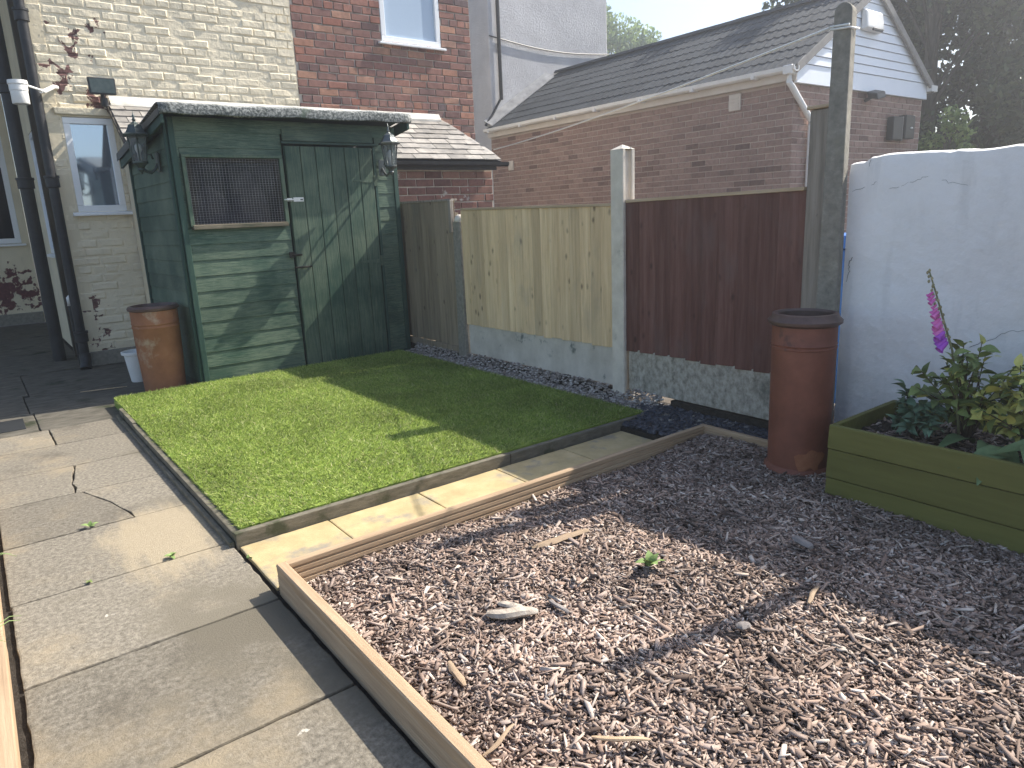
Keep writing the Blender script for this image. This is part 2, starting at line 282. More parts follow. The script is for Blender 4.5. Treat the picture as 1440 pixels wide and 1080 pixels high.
# ------------------------------------------------------------------ mesh helpers
WLOC = {}
class MB:
    def __init__(s): s.v = []; s.f = []
    def add(s, pts, faces):
        o = len(s.v); s.v += [tuple(p) for p in pts]; s.f += [tuple(i+o for i in f) for f in faces]; return s
    def hexa(s, p):   # 8 points: bottom 4 (ccw), top 4
        return s.add(p, [(0, 3, 2, 1), (4, 5, 6, 7), (0, 1, 5, 4), (1, 2, 6, 5), (2, 3, 7, 6), (3, 0, 4, 7)])
    def box(s, x0, x1, y0, y1, z0, z1):
        return s.hexa([(x0, y0, z0), (x1, y0, z0), (x1, y1, z0), (x0, y1, z0), (x0, y0, z1), (x1, y0, z1), (x1, y1, z1), (x0, y1, z1)])
    def fbox(s, F, u0, u1, d0, d1, z0, z1, z0b=None, z1b=None):   # in a Frame; z0b,z1b = heights at u1
        a = z0 if z0b is None else z0b; b = z1 if z1b is None else z1b
        return s.hexa([F(u0, d0, z0), F(u1, d0, a), F(u1, d1, a), F(u0, d1, z0), F(u0, d0, z1), F(u1, d0, b), F(u1, d1, b), F(u0, d1, z1)])
    def prism(s, prof, p0, ex, ey, ez, L):   # profile in (ex,ey) extruded along ez
        n = len(prof); P0 = Vector(p0); ex, ey, ez = Vector(ex), Vector(ey), Vector(ez)
        a = [P0+ex*x+ey*y for x, y in prof]; b = [p+ez*L for p in a]
        return s.add(a+b, [tuple(range(n))[::-1], tuple(range(n, 2*n))]+[(i, (i+1) % n, n+(i+1) % n, n+i) for i in range(n)])
    def lathe(s, prof, c, n=24, cap=True, ang=0):
        o = len(s.v); c = Vector(c); m = len(prof)
        for r, z in prof:
            for k in range(n):
                a = 2*math.pi*k/n+ang; s.v.append((c.x+r*math.cos(a), c.y+r*math.sin(a), c.z+z))
        for j in range(m-1):
            for k in range(n):
                k2 = (k+1) % n; s.f.append((o+j*n+k, o+j*n+k2, o+(j+1)*n+k2, o+(j+1)*n+k))
        if cap:
            s.f.append(tuple(o+k for k in range(n))[::-1]); s.f.append(tuple(o+(m-1)*n+k for k in range(n)))
        return s
    def tube(s, pts, r, n=8, r1=None):
        pts = [Vector(p) for p in pts]; o = len(s.v); m = len(pts)
        for i, p in enumerate(pts):
            t = (pts[min(i+1, m-1)]-pts[max(i-1, 0)]).normalized()
            a = t.cross(Vector((0, 0, 1)))
            if a.length < .05: a = t.cross(Vector((0, 1, 0)))
            a.normalize(); b = t.cross(a); rr = r if r1 is None else r+(r1-r)*i/max(1, m-1)
            for k in range(n):
                q = 2*math.pi*k/n; s.v.append(tuple(p+a*(rr*math.cos(q))+b*(rr*math.sin(q))))
        for j in range(m-1):
            for k in range(n):
                k2 = (k+1) % n; s.f.append((o+j*n+k, o+j*n+k2, o+(j+1)*n+k2, o+(j+1)*n+k))
        s.f.append(tuple(o+k for k in range(n))[::-1]); s.f.append(tuple(o+(m-1)*n+k for k in range(n)))
        return s
    def build(s, name, mat, parent=None, smooth=False, bev=0, seg=1, kind=None, jit=0):
        me = bpy.data.meshes.new(name)
        V = np.array(s.v, float)
        if jit: V += npr.normal(0, jit, V.shape)
        c = (V.min(0)+V.max(0))/2
        if parent is None: c[2] = V[:, 2].min()
        me.from_pydata((V-c).tolist(), [], s.f)
        bm = bmesh.new(); bm.from_mesh(me); bmesh.ops.recalc_face_normals(bm, faces=bm.faces)
        if bev:
            bmesh.ops.bevel(bm, geom=[e for e in bm.edges if e.calc_face_angle(0) > .6], offset=bev, segments=seg, affect='EDGES', profile=.6)
        bm.to_mesh(me); bm.free()
        if smooth:
            me.polygons.foreach_set('use_smooth', [True]*len(me.polygons))
            if smooth == 'auto': me.set_sharp_from_angle(angle=R_(38))
        me.materials.append(MATS[mat] if isinstance(mat, str) else mat)
        return link(name, me, Vector(c), parent, kind)
def link(name, me, loc, parent=None, kind=None):
    o = bpy.data.objects.new(name, me); COL.objects.link(o)
    if parent is not None:
        o.parent = parent; o.location = Vector(loc)-WLOC[parent.name]
    else: o.location = loc
    WLOC[o.name] = Vector(loc)
    if kind: o['kind'] = kind
    return o
def thing(name, loc, label, cat, group=None):
    o = bpy.data.objects.new(name, None); COL.objects.link(o); o.location = loc; o.empty_display_size = .1
    WLOC[o.name] = Vector(loc); return tag(o, label, cat, group)
def tag(o, label, cat, group=None):
    o['label'] = label; o['category'] = cat
    if group: o['group'] = group
    return o
class Frame:
    """origin, u along the face, outward normal n"""
    def __init__(s, o, u, n): s.o = Vector(o); s.u = Vector(u).normalized(); s.n = Vector(n).normalized()
    def __call__(s, u, d, z): return s.o+s.u*u+s.n*d+Vector((0, 0, z))
def raw(name, V, Fa, mat, parent=None, kind=None, smooth=False, loc=(0, 0, 0)):
    """large mesh from numpy arrays; Fa = (n,k) faces"""
    V = np.asarray(V, np.float32); Fa = np.asarray(Fa, np.int32); k = Fa.shape[1]
    me = bpy.data.meshes.new(name); me.vertices.add(len(V)); me.vertices.foreach_set('co', (V-np.array(loc, np.float32)).ravel())
    me.loops.add(Fa.size); me.loops.foreach_set('vertex_index', Fa.ravel())
    me.polygons.add(len(Fa)); me.polygons.foreach_set('loop_start', np.arange(0, Fa.size, k, dtype=np.int32)); me.polygons.foreach_set('loop_total', np.full(len(Fa), k, np.int32))
    if smooth: me.polygons.foreach_set('use_smooth', [True]*len(Fa))
    me.update(calc_edges=True); me.materials.append(MATS[mat])
    return link(name, me, loc, parent, kind)

# ------------------------------------------------------------------ bricks
def brick_variants(mat, depth, bev, j, n=6):
    out = []
    for k in range(n):
        q = rnd.uniform
        V = []
        for (y, i) in ((-depth, 0), (-bev, 0)):
            for sx, sz in ((-1, -1), (1, -1), (1, 1), (-1, 1)):
                V.append((sx*.5+q(-.006, .006), y, sz*.5+q(-.02, .02)))
        for sx, sz in ((-1, -1), (0, -1), (1, -1), (1, 1), (0, 1), (-1, 1)):
            V.append((sx*(.5-bev/.21)+q(-.012, .012), q(-j, j), sz*(.5-bev/.065)+q(-.05, .05)))
        F = [(0, 1, 5, 4), (1, 2, 6, 5), (2, 3, 7, 6), (3, 0, 4, 7), (4, 5, 10, 9, 8), (5, 6, 11, 10), (6, 7, 13, 12, 11), (7, 4, 8, 13), (8, 9, 12, 13), (9, 10, 11, 12)]
        me = bpy.data.meshes.new('brick'); me.from_pydata(V, [], [f[::-1] for f in F])
        bm = bmesh.new(); bm.from_mesh(me); bmesh.ops.recalc_face_normals(bm, faces=bm.faces); bm.to_mesh(me); bm.free()
        me.materials.append(MATS[mat]); out.append(me)
    return out
def brick_wall(parent, F, u0, u1, z0, z1, bl, bh, mj, openings, mat, rest_mat, depth=.05, bev=.006, j=.002, nmax=300, visible=None, hdr=0, dj=.002, rot=.006, rest=True, nj=None):
    var = brick_variants(mat, depth, bev, j)
    items = []; rows = int((z1-z0)/bh)
    for r in range(rows):
        z = z0+r*bh; L = bl
        if hdr and r % hdr == hdr-1: L = bl/2
        u = u0-(L/2 if r % 2 else 0)-(0 if L == bl else L/4)
        while u < u1:
            segs = [(max(u, u0), min(u+L, u1))]
            for (a, b, c, d) in openings:
                if z+bh > c+.02 and z < d-.02:
                    ns = []
                    for (p, q) in segs:
                        if b <= p or a >= q: ns.append((p, q))
                        else:
                            if p < a: ns.append((p, a))
                            if q > b: ns.append((b, q))
                    segs = ns
            for (p, q) in segs:
                if q-p > .035: items.append(((p+q)/2, z+bh/2, q-p-mj, bh-mj))
            u += L
    cam_p = Vector((0, 0, CAMH)); vis = []; oth = []
    for it in items:
        P = F(it[0], 0, it[1])
        ok = inframe(P, 20) and (visible is None or visible(it[0], it[1], P))
        (vis if ok else oth).append(((P-cam_p).length, it))
    vis.sort(key=lambda t: t[0]); oth += vis[nmax:]; vis = vis[:nmax]
    U = F.n.cross(Vector((0, 0, 1))); base = WLOC[parent.name]
    for _, (uc, zc, L, H) in vis:
        me = rnd.choice(var); o = bpy.data.objects.new('brick', me); COL.objects.link(o); o.parent = parent
        P = F(uc+rnd.uniform(-.002, .002), rnd.uniform(-dj, dj), zc+rnd.uniform(-.0015, .0015))-base
        m3 = Matrix((U*L, F.n, Vector((0, 0, H)))).transposed()
        rx = Matrix.Rotation(rnd.gauss(0, rot), 3, U) @ Matrix.Rotation(rnd.gauss(0, rot*1.3), 3, 'Z')
        o.matrix_basis = Matrix.Translation(P) @ (rx @ m3).to_4x4()
        # keep a plain loc/rot/scale transform
    if rest and oth:
        mb = MB()
        for _, (uc, zc, L, H) in oth:
            d = rnd.uniform(-dj, dj); mb.fbox(F, uc-L/2, uc+L/2, -depth, d, zc-H/2, zc+H/2)
        mb.build('brick_courses', rest_mat, parent, kind='stuff')

# ================================================================== GROUND
def struct(o): o['kind'] = 'structure'; return o
struct(MB().add([(-40, -40, -.03), (80, -40, -.03), (80, 80, -.03), (-40, 80, -.03)], [(0, 1, 2, 3)]).build('ground', 'ground_earth'))
def slab_piece(parent, poly, z0, z1, mat, bev=.006, name='paving_slab'):
    mb = MB(); n = len(poly); mb.add([(x, y, z0) for x, y in poly]+[(x, y, z1) for x, y in poly], [tuple(range(n))[::-1], tuple(range(n, 2*n))]+[(i, (i+1) % n, n+(i+1) % n, n+i) for i in range(n)])
    return mb.build(name, mat, parent, bev=bev, seg=2)
def ragged(p, q, step=.05, amp=.003):
    p, q = Vector(p), Vector(q); n = max(1, int((q-p).length/step)); d = (q-p).normalized(); nn = Vector((-d.y, d.x))
    return [tuple(p+(q-p)*i/n+(nn*rnd.uniform(-amp, amp) if i else Vector((0, 0)))) for i in range(n)]
def slab(parent, x0, x1, y0, y1, z1, mat, g=.006, amp=.003, tilt=.003):
    x0 += g; x1 -= g; y0 += g; y1 -= g
    poly = ragged((x0, y0), (x1, y0), amp=amp)+ragged((x1, y0), (x1, y1), amp=amp)+ragged((x1, y1), (x0, y1), amp=amp)+ragged((x0, y1), (x0, y0), amp=amp)
    o = slab_piece(parent, poly, -.025, z1, mat); o.rotation_euler = (rnd.uniform(-tilt, tilt), rnd.uniform(-tilt, tilt), 0); return o
path = struct(MB().box(-.12, .69, -2.2, 5.47, -.028, -.016).build('path', 'soil'))
px0, px1 = -.088, .662
ys = [-1.94, -1.34, -.74, -.14, .46, 1.06, 1.66, 2.262, 2.842]
for a, b in zip(ys[:-1], ys[1:]): slab(path, px0, px1, a, b, 0, 'slab_concrete')
slab(path, px0, px1, 2.842, 3.415, 0, 'slab_concrete', g=.0015, amp=.001)
# cracked flags: two rows broken by a jagged line
c1 = [(.405, 3.415), (.398, 3.50), (.372, 3.60), (.352, 3.70), (.318, 3.80), (.290, 3.88), (.262, 3.925)]
c2 = [(.232, 3.985), (.244, 4.06), (.236, 4.14), (.252, 4.22), (.262, 4.32), (.278, 4.40), (.283, 4.468)]
def off(c, d): return [(x+d*(1+.5*math.sin(i*2.1)), y) for i, (x, y) in enumerate(c)]
def crackrow(c, y0, y1, wl=.002):
    slab_piece(path, [(px0+.004, y0+.004), (c[0][0]-.002, y0+.004)]+off(c, -.0045)[1:-1]+[(c[-1][0]-.006, y1-.004), (px0+.004, y1-.004)], -.025, 0, 'slab_concrete', .004)
    slab_piece(path, [(c[0][0]+.002, y0+.002), (px1-.004, y0+.002), (px1-.004, y1-.002), (c[-1][0]+.006, y1-.002)]+off(c, .0045)[1:-1][::-1], -.025, -.002, 'slab_concrete', .004)
crackrow(c1, 3.417, 3.965); crackrow(c2, 3.965, 4.47)
slab(path, px0, px1, 4.47, 5.0, 0, 'slab_concrete', g=.002, amp=.001)
slab(path, px0, .245, 5.0, 5.46, 0, 'slab_concrete', g=.004); slab(path, .245, px1, 5.0, 5.46, 0, 'slab_concrete', g=.004)
yard = struct(MB().box(-3.5, 1.35, 5.475, 12.6, -.029, -.018).build('yard', 'soil'))
for (x0, x1, y0, y1) in ((-1.2, -.1, 5.48, 6.1), (-.1, .2, 5.48, 6.1), (.2, .95, 5.48, 6.1), (.95, 1.34, 5.48, 6.1), (-1.2, .18, 6.1, 6.85), (.18, 1.34, 6.1, 6.75), (-1.2, .22, 6.85, 7.9), (.22, 1.34, 6.75, 7.84), (-1.2, .78, 7.9, 9.3), (-1.2, .78, 9.3, 10.9), (-1.2, .78, 10.9, 12.55), (-3.4, -1.2, 5.48, 8), (-3.4, -1.2, 8, 12.5)):
    slab(yard, x0, x1, y0, y1, -.006, 'slab_mossy', g=.004, amp=.002, tilt=.002)
dc = MB().box(-.08, .13, 5.62, 5.95, -.01, .002)
dc.build('drain_cover', 'dark_plastic', yard, bev=.003)
strip = struct(MB().box(.67, 3.02, 2.30, 2.80, -.028, -.012).build('stepping_path', 'soil'))
sx = [.672, 1.05, 1.497, 1.95, 2.40, 2.86]
for i, (a, b) in enumerate(zip(sx[:-1], sx[1:])):
    slab(strip, a, b, 2.335, 2.765, .002, 'slab_yellow', g=.002 if i == 0 else .003, amp=.0015)

# lawn ------------------------------------------------------------
LX0, LX1, LY0, LY1, LZ = .700, 3.09, 2.812, 5.84, .062
lawn = struct(MB().box(LX0-.005, LX1, LY0-.005, LY1, -.02, LZ).build('lawn', 'turf_base'))
NB = 190000
bx = npr.uniform(LX0-.004, LX1+.008, NB); by = npr.uniform(LY0-.008, LY1, NB)
keep = ~((by > LY1-.1) & (bx > 3.3)); bx, by = bx[keep], by[keep]; NB = len(bx)
h = npr.uniform(.006, .020, NB); an = npr.uniform(0, 2*np.pi, NB); ln = np.abs(npr.normal(0, .020, NB))+.006; la = npr.uniform(0, 2*np.pi, NB)
# combed slightly by footfall
la = np.where(npr.random(NB) < .5, la, 4.2+.8*np.sin(bx*2.3+by*1.1)+npr.normal(0, .6, NB))
hw = npr.uniform(.0016, .0030, NB)
V = np.zeros((NB, 3, 3)); V[:, 0] = np.stack([bx-np.cos(an)*hw, by-np.sin(an)*hw, np.full(NB, LZ-.002)], 1); V[:, 1] = np.stack([bx+np.cos(an)*hw, by+np.sin(an)*hw, np.full(NB, LZ-.002)], 1)
V[:, 2] = np.stack([bx+np.cos(la)*ln, by+np.sin(la)*ln, LZ+h], 1)
o = raw('turf_blades', V.reshape(-1, 3), np.arange(NB*3).reshape(-1, 3), 'turf', lawn, 'stuff')

# timber edging of the lawn
le = thing('lawn_edging', (.68, 2.8, 0), 'dark weathered timber edging boards around the raised green lawn', 'edging')
def eboard(parent, x0, x1, y0, y1, z0, z1, mat, name='edging_board', bev=.004):
    return MB().box(x0, x1, y0, y1, z0, z1).build(name, mat, parent, bev=bev, seg=2)
eboard(le, .664, .694, 2.79, 4.95, -.02, .052, 'edging_old'); eboard(le, .667, .692, 4.955, 5.45, -.02, .060, 'edging_old')
eboard(le, .640, .661, 2.78, 4.1, -.02, .022, 'edging_old'); eboard(le, .640, .661, 4.105, 5.45, -.02, .020, 'edging_old')
eboard(le, .664, 2.05, 2.768, 2.800, -.02, .058, 'edging_old'); eboard(le, 2.055, 3.06, 2.770, 2.802, -.02, .056, 'edging_old')
# grooved deck-board edging of the bark bed
be = thing('bed_edging', (.69, 2.3, 0), 'pale brown grooved decking boards framing the bark chip bed', 'edging')
def groove_board(parent, p0, ez, ey, L, h, t, mat, ng=4, gw=.010, gd=.006, fine=9):
    """board along ez; ey points to the inner (coarsely grooved) face"""
    prof = [(0, 0)]
    # outer face fine reeding
    m = fine*2
    for i in range(1, m): prof.append((.0022 if i % 2 else 0, h*.72*i/m))
    prof += [(0, h-.004), (.004, h), (t-.004, h), (t, h-.004)]
    ypos = [h*(.80-.2*i) for i in range(ng)]
    for y in ypos: prof += [(t, y+gw/2), (t-gd, y+gw/2-.002), (t-gd, y-gw/2+.002), (t, y-gw/2)]
    prof += [(t, 0)]
    return MB().prism(prof[::-1], p0, ey, (0, 0, 1), ez, L).build('edging_board', mat, parent)
groove_board(be, (.672, 2.305, -.02), (0, -1, 0), (1, 0, 0), 2.55, .125, .036, 'deck_along_y')
groove_board(be, (.672, -.25, -.02), (0, -1, 0), (1, 0, 0), 1.6, .125, .036, 'deck_along_y')
groove_board(be, (.7085, 2.322, -.02), (1, 0, 0), (0, -1, 0), 2.30, .120, .030, 'deck_along_x')
groove_board(be, (3.040, 2.322, -.02), (0, -1, 0), (-1, 0, 0), .86, .120, .030, 'deck_along_y', ng=7, gw=.006, gd=.004)
ke = thing('path_edging', (-.13, 2, 0), 'pale timber rail along the outer edge of the concrete path', 'edging')
eboard(ke, -.165, -.108, .2, 2.55, -.02, .045, 'deck_along_y'); eboard(ke, -.165, -.110, 2.556, 4.6, -.02, .043, 'deck_along_y'); eboard(ke, -.165, -.108, -2, .194, -.02, .045, 'deck_along_y')
struct(MB().box(-3.5, -.17, -3, 5.47, -.029, .0).build('flower_bed', 'soil'))

# bark bed ---------------------------------------------------------
BX0, BX1, BY0, BY1 = .712, 3.005, -1.6, 2.288
def bark_h(x, y):
    return .030+.012*np.sin(x*3.1+1)*np.sin(y*2.7)+.008*np.sin(x*7.3+y*5.1)+.02*np.exp(-((x-3.0)/.35)**2)-.012*np.exp(-((x-.71)/.1)**2)-.012*np.exp(-((y-2.29)/.12)**2)
gx, gy = np.meshgrid(np.linspace(BX0, 3.35, 90), np.linspace(BY0, BY1, 130)); gz = bark_h(gx, gy)-.012+npr.normal(0, .003, gx.shape)
gz = np.where(gx > 3.01, gz.clip(0, .05), gz)
nx, ny = 90, 130; I = np.arange(nx*ny).reshape(ny, nx)
bark = struct(raw('bark_bed', np.stack([gx, gy, gz], -1).reshape(-1, 3), np.stack([I[:-1, :-1], I[:-1, 1:], I[1:, 1:], I[1:, :-1]], -1).reshape(-1, 4), 'bark_soil', smooth=True))
def chips(name, n, xr, yr, hfun, lr, wr, tr, mat, parent, tilt=.35, jit=.18, dens=None, zj=.010):
    x = npr.uniform(*xr, n); y = npr.uniform(*yr, n)
    if dens is not None:
        k = dens(x, y); x, y = x[k], y[k]; n = len(x)
    L = np.exp(npr.uniform(np.log(lr[0]), np.log(lr[1]), n)); W = np.minimum(npr.uniform(*wr, n), L*.6); T = npr.uniform(*tr, n)
    a = npr.uniform(0, 2*np.pi, n); t = npr.normal(0, tilt, n); r = npr.normal(0, tilt*1.3, n)
    ca, sa, ct, st, cr, sr = np.cos(a), np.sin(a), np.cos(t), np.sin(t), np.cos(r), np.sin(r)
    ex = np.stack([ca*ct, sa*ct, st], 1); ey0 = np.stack([-sa, ca, 0*a], 1); ez0 = np.cross(ex, ey0); ey = ey0*cr[:, None]+ez0*sr[:, None]; ez = np.cross(ex, ey)
    P = np.stack([x, y, hfun(x, y)+npr.uniform(-.004, zj, n)], 1)
    V = np.zeros((n, 8, 3)); i = 0
    for sz in (-1, 1):
        for sx_, sy in ((-1, -1), (1, -1), (1, 1), (-1, 1)):
            jx = 1+npr.normal(0, jit, (n, 1)); jy = 1+npr.normal(0, jit*1.8, (n, 1))
            V[:, i] = P+ex*(sx_*L/2)[:, None]*jx+ey*(sy*W/2)[:, None]*jy+ez*(sz*T/2)[:, None]; i += 1
    Fb = np.array([(0, 3, 2, 1), (4, 5, 6, 7), (0, 1, 5, 4), (1, 2, 6, 5), (2, 3, 7, 6), (3, 0, 4, 7)])
    Fa = (np.arange(n)[:, None, None]*8+Fb[None]).reshape(-1, 4)
    return raw(name, V.reshape(-1, 3), Fa, mat, parent, 'stuff')
def dn(x, y): return (npr.random(len(x)) < np.clip(1.25-(np.hypot(x, y)-1)*.22, .35, 1)) & (x*.75+y*.66 > .45)
chips('bark_chips', 150000, (BX0, BX1+.02), (-.6, BY1), bark_h, (.007, .036), (.0028, .0100), (.001, .0040), 'bark_chip', bark, dens=dn)
chips('bark_chips', 6500, (BX0, BX1+.02), (-.6, BY1), lambda x, y: bark_h(x, y)+.004, (.026, .075), (.0045, .013), (.0015, .006), 'bark_chip', bark, tilt=.22, dens=dn)
chips('bark_chips', 5000, (BX1, 3.30), (1.45, 1.80), lambda x, y: 0*x+.03, (.009, .04), (.004, .012), (.0015, .005), 'bark_chip', bark)

# gravel and slate strips along the fence
def pebbles(name, n, xr, yr, zf, sr, mat, parent, flat=.6):
    phi = (1+5**.5)/2
    iv = np.array([(-1, phi, 0), (1, phi, 0), (-1, -phi, 0), (1, -phi, 0), (0, -1, phi), (0, 1, phi), (0, -1, -phi), (0, 1, -phi), (phi, 0, -1), (phi, 0, 1), (-phi, 0, -1), (-phi, 0, 1)])/1.9
    fv = np.array([(0, 11, 5), (0, 5, 1), (0, 1, 7), (0, 7, 10), (0, 10, 11), (1, 5, 9), (5, 11, 4), (11, 10, 2), (10, 7, 6), (7, 1, 8), (3, 9, 4), (3, 4, 2), (3, 2, 6), (3, 6, 8), (3, 8, 9), (4, 9, 5), (2, 4, 11), (6, 2, 10), (8, 6, 7), (9, 8, 1)])
    x = npr.uniform(*xr, n); y = npr.uniform(*yr, n); s = npr.uniform(*sr, n); a = npr.uniform(0, 2*np.pi, n)
    B = iv[None]*s[:, None, None]*npr.uniform(.75, 1.25, (n, 12, 1))*np.array([1.2, .9, flat])
    X = B[..., 0]*np.cos(a)[:, None]-B[..., 1]*np.sin(a)[:, None]+x[:, None]; Y = B[..., 0]*np.sin(a)[:, None]+B[..., 1]*np.cos(a)[:, None]+y[:, None]
    Z = B[..., 2]+zf(x, y)[:, None]
    return raw(name, np.stack([X, Y, Z], -1).reshape(-1, 3), (np.arange(n)[:, None, None]*12+fv[None]).reshape(-1, 3), mat, parent, 'stuff', smooth=True)
gs = struct(MB().box(3.06, 3.42, 2.78, 7.2, -.02, .035).box(3.285, 3.46, 3.20, 7.0, -.019, .098).build('gravel_strip', 'soil'))
pebbles('gravel', 5200, (3.07, 3.30), (2.82, 5.85), lambda x, y: .040+.05*(x-3.07)+.06*np.clip((x-3.22)/.08, 0, 1)+npr.uniform(0, .01, len(x)), (.006, .013), 'pebble', gs)
ss = struct(MB().box(2.86, 3.42, 1.40, 2.775, -.02, .025).box(3.29, 3.46, 1.5, 2.76, -.019, .10).build('slate_strip', 'soil'))
chips('slate_chips', 5200, (2.88, 3.31), (1.60, 2.95), lambda x, y: .034+.04*(x-2.9), (.018, .045), (.012, .028), (.004, .010), 'slate_chip', ss, tilt=.3, dens=lambda x, y: (x > 3.045) | (y > 2.33))

# ================================================================== FENCE
FX = 3.30
def board_v(parent, y0, y1, z0a, z0b, z1a, z1b, mat, x=FX, t=.024, name='fence_board'):
    """feather-edge board standing in the fence plane: thick at y1, thin at y0; z*a at y0, z*b at y1"""
    xo = rnd.uniform(-.002, .002); l = rnd.uniform(-.0015, .0015)
    pts = [(x+xo+.006, y0, z0a), (x+xo-t*.6, y1+.006, z0b), (x+.016, y1+.006, z0b), (x+.014, y0, z0a),
           (x+xo+.006+l, y0, z1a), (x+xo-t*.6+l, y1+.006, z1b), (x+.016, y1+.006, z1b), (x+.014, y0, z1a)]
    return MB().hexa(pts).build(name, mat, parent, bev=.001)
def fence_panel(label, Y0, Y1, z0, z1a, z1b, n, mat, capmat, cat='fence'):
    t = thing('fence', (FX, (Y0+Y1)/2, 0), label, cat, 'fence panels')
    ws = [1+rnd.uniform(-.07, .07) for _ in range(n)]; s = sum(ws); y = Y0
    for wv in ws:
        y2 = y+wv/s*(Y1-Y0); f = lambda q: z1a+(z1b-z1a)*(q-Y0)/(Y1-Y0)
        dz = rnd.uniform(-.006, .006)
        board_v(t, y, y2, z0+dz, z0+dz, f(y)-.006, f(y2)-.006, mat); y = y2
    mb = MB().hexa([(FX-.016, Y0, z1a-.006), (FX+.045, Y0, z1a-.006), (FX+.045, Y1, z1b-.006), (FX-.016, Y1, z1b-.006), (FX-.016, Y0, z1a+.012), (FX+.045, Y0, z1a+.012), (FX+.045, Y1, z1b+.012), (FX-.016, Y1, z1b+.012)])
    mb.build('capping_rail', capmat, t, bev=.002)
    for zz in (z0+.08, (z0+z1a)/2, z1a-.12): MB().box(FX+.017, FX+.05, Y0, Y1, zz-.02, zz+.02).build('back_rail', mat, t)
    return t
fence_panel('tan weathered vertical board fence panel with knots, beside the dark brown panel', 3.235, 4.965, .368, 1.284, 1.312, 17, 'fence_tan', 'cap_wood')
fence_panel('dark brown stained vertical board fence panel', 1.945, 3.128, .368, 1.312, 1.300, 10, 'fence_brown', 'cap_wood')
fence_panel('narrow grey weathered fence panel squeezed beside the green shed', 5.10, 6.7, .16, 1.392, 1.412, 16, 'fence_old', 'grey_timber')
MB().box(FX-.014, FX+.02, 5.10, 6.7, .045, .155).build('kick_board', 'fence_old', bpy.data.objects['fence.002'], bev=.004)
def gboard(label, Y0, Y1, z0, z1, mat):
    o = MB().hexa([(FX+.002, Y0, z0), (FX+.05, Y0, z0), (FX+.05, Y1, z0), (FX+.002, Y1, z0), (FX+.002, Y0, z1), (FX+.05, Y0, z1), (FX+.05, Y1, z1), (FX+.002, Y1, z1)]).build('gravel_board', mat, bev=.006, seg=2)
    return tag(o, label, 'gravel board', 'concrete gravel boards')
gboard('pale grey concrete gravel board under the tan fence panel', 3.24, 4.965, .112, .380, 'gravel_board_pale')
gboard('blackened concrete gravel board under the dark brown fence panel', 1.95, 3.122, .108, .380, 'gravel_board_dirty')
def hpost(label, X0, X1, Y0, Y1, zt, mat, cap=.03):
    cx, cy = (X0+X1)/2, (Y0+Y1)/2; g = .024; sl = .026
    prof = [(X0, Y0), (cx-sl, Y0), (cx-sl, Y0+g), (cx+sl, Y0+g), (cx+sl, Y0), (X1, Y0), (X1, Y1), (cx+sl, Y1), (cx+sl, Y1-g), (cx-sl, Y1-g), (cx-sl, Y1), (X0, Y1)]
    t = thing('fence_post', (cx, cy, 0), label, 'fence post', 'concrete fence posts')
    MB().prism(prof, (0, 0, -.05), (1, 0, 0), (0, 1, 0), (0, 0, 1), zt+.05).build('post_shaft', mat, t, bev=.005)
    mb = MB(); mb.add([(X0, Y0, zt), (X1, Y0, zt), (X1, Y1, zt), (X0, Y1, zt), (cx, cy, zt+cap)], [(0, 3, 2, 1), (0, 1, 4), (1, 2, 4), (2, 3, 4), (3, 0, 4)]); mb.build('post_cap', mat, t)
    return t
hpost('pale concrete fence post with a pyramid top between tan and brown panels', 3.262, 3.372, 3.125, 3.232, 1.612, 'concrete_post')
t = thing('fence_post', (3.31, 5.03, 0), 'short old stained concrete fence post with a rounded top between grey and tan panels', 'fence post', 'concrete fence posts')
MB().hexa([(3.262, 4.972, -.05), (3.37, 4.972, -.05), (3.37, 5.092, -.05), (3.262, 5.092, -.05), (3.272, 4.978, 1.22), (3.36, 4.978, 1.22), (3.36, 5.08, 1.22), (3.272, 5.08, 1.22)]).build('post_shaft', 'concrete_dark', t, bev=.012, seg=2)
MB().lathe([(.050, 0), (.050, .02), (.040, .045), (.018, .06)], (3.318, 5.03, 1.215), 16).build('post_cap', 'concrete_post', t, smooth=True)
MB().box(3.268, 3.30, 5.094, 5.132, 1.13, 1.395).build('post_batten', 'grey_timber', t, bev=.003)
# timber post
t = thing('timber_post', (3.36, 1.9, 0), 'grey split timber post against the back of the tall concrete post', 'post')
MB().box(3.300, 3.385, 1.848, 1.9405, -.05, 1.672).build('post_shaft', 'grey_timber', t, bev=.006, seg=2, jit=.001)
MB().box(3.288, 3.398, 1.838, 1.955, 1.674, 1.690).build('post_cap', 'cap_wood', t, bev=.003)
MB().box(3.392, 3.412, 1.80, 2.02, .0, 1.26).build('batten', 'grey_timber', t)
# tall concrete clothes post with rounded head
def arch_post(label, Xa, Xb, yc, wb, wt, zt):
    t = thing('clothes_post', ((Xa+Xb)/2, yc, 0), label, 'post', 'tall concrete clothes posts')
    prof = [(-wb/2, -.05), (wb/2, -.05), (wt/2, zt-wt/2)]+[(wt/2*math.cos(a), zt-wt/2+wt/2*math.sin(a)) for a in [math.pi*i/10 for i in range(1, 10)]]+[(-wt/2, zt-wt/2)]
    o = MB().prism(prof, (Xa, yc, 0), (0, 1, 0), (0, 0, 1), (1, 0, 0), Xb-Xa).build('post_shaft', 'concrete_dark', t, bev=.006, seg=2)
    o.rotation_euler = (0, 0, R_(13)); o['label'] = 'dark lichen-stained concrete shaft with a rounded head'
    return t
arch_post('tall rounded dark concrete post with the white line tied at its top', 3.245, 3.322, 1.788, .102, .076, 2.095)
arch_post('slim concrete clothes post by the white wall just beyond the picture', 3.262, 3.315, .85, .06, .05, 2.12)
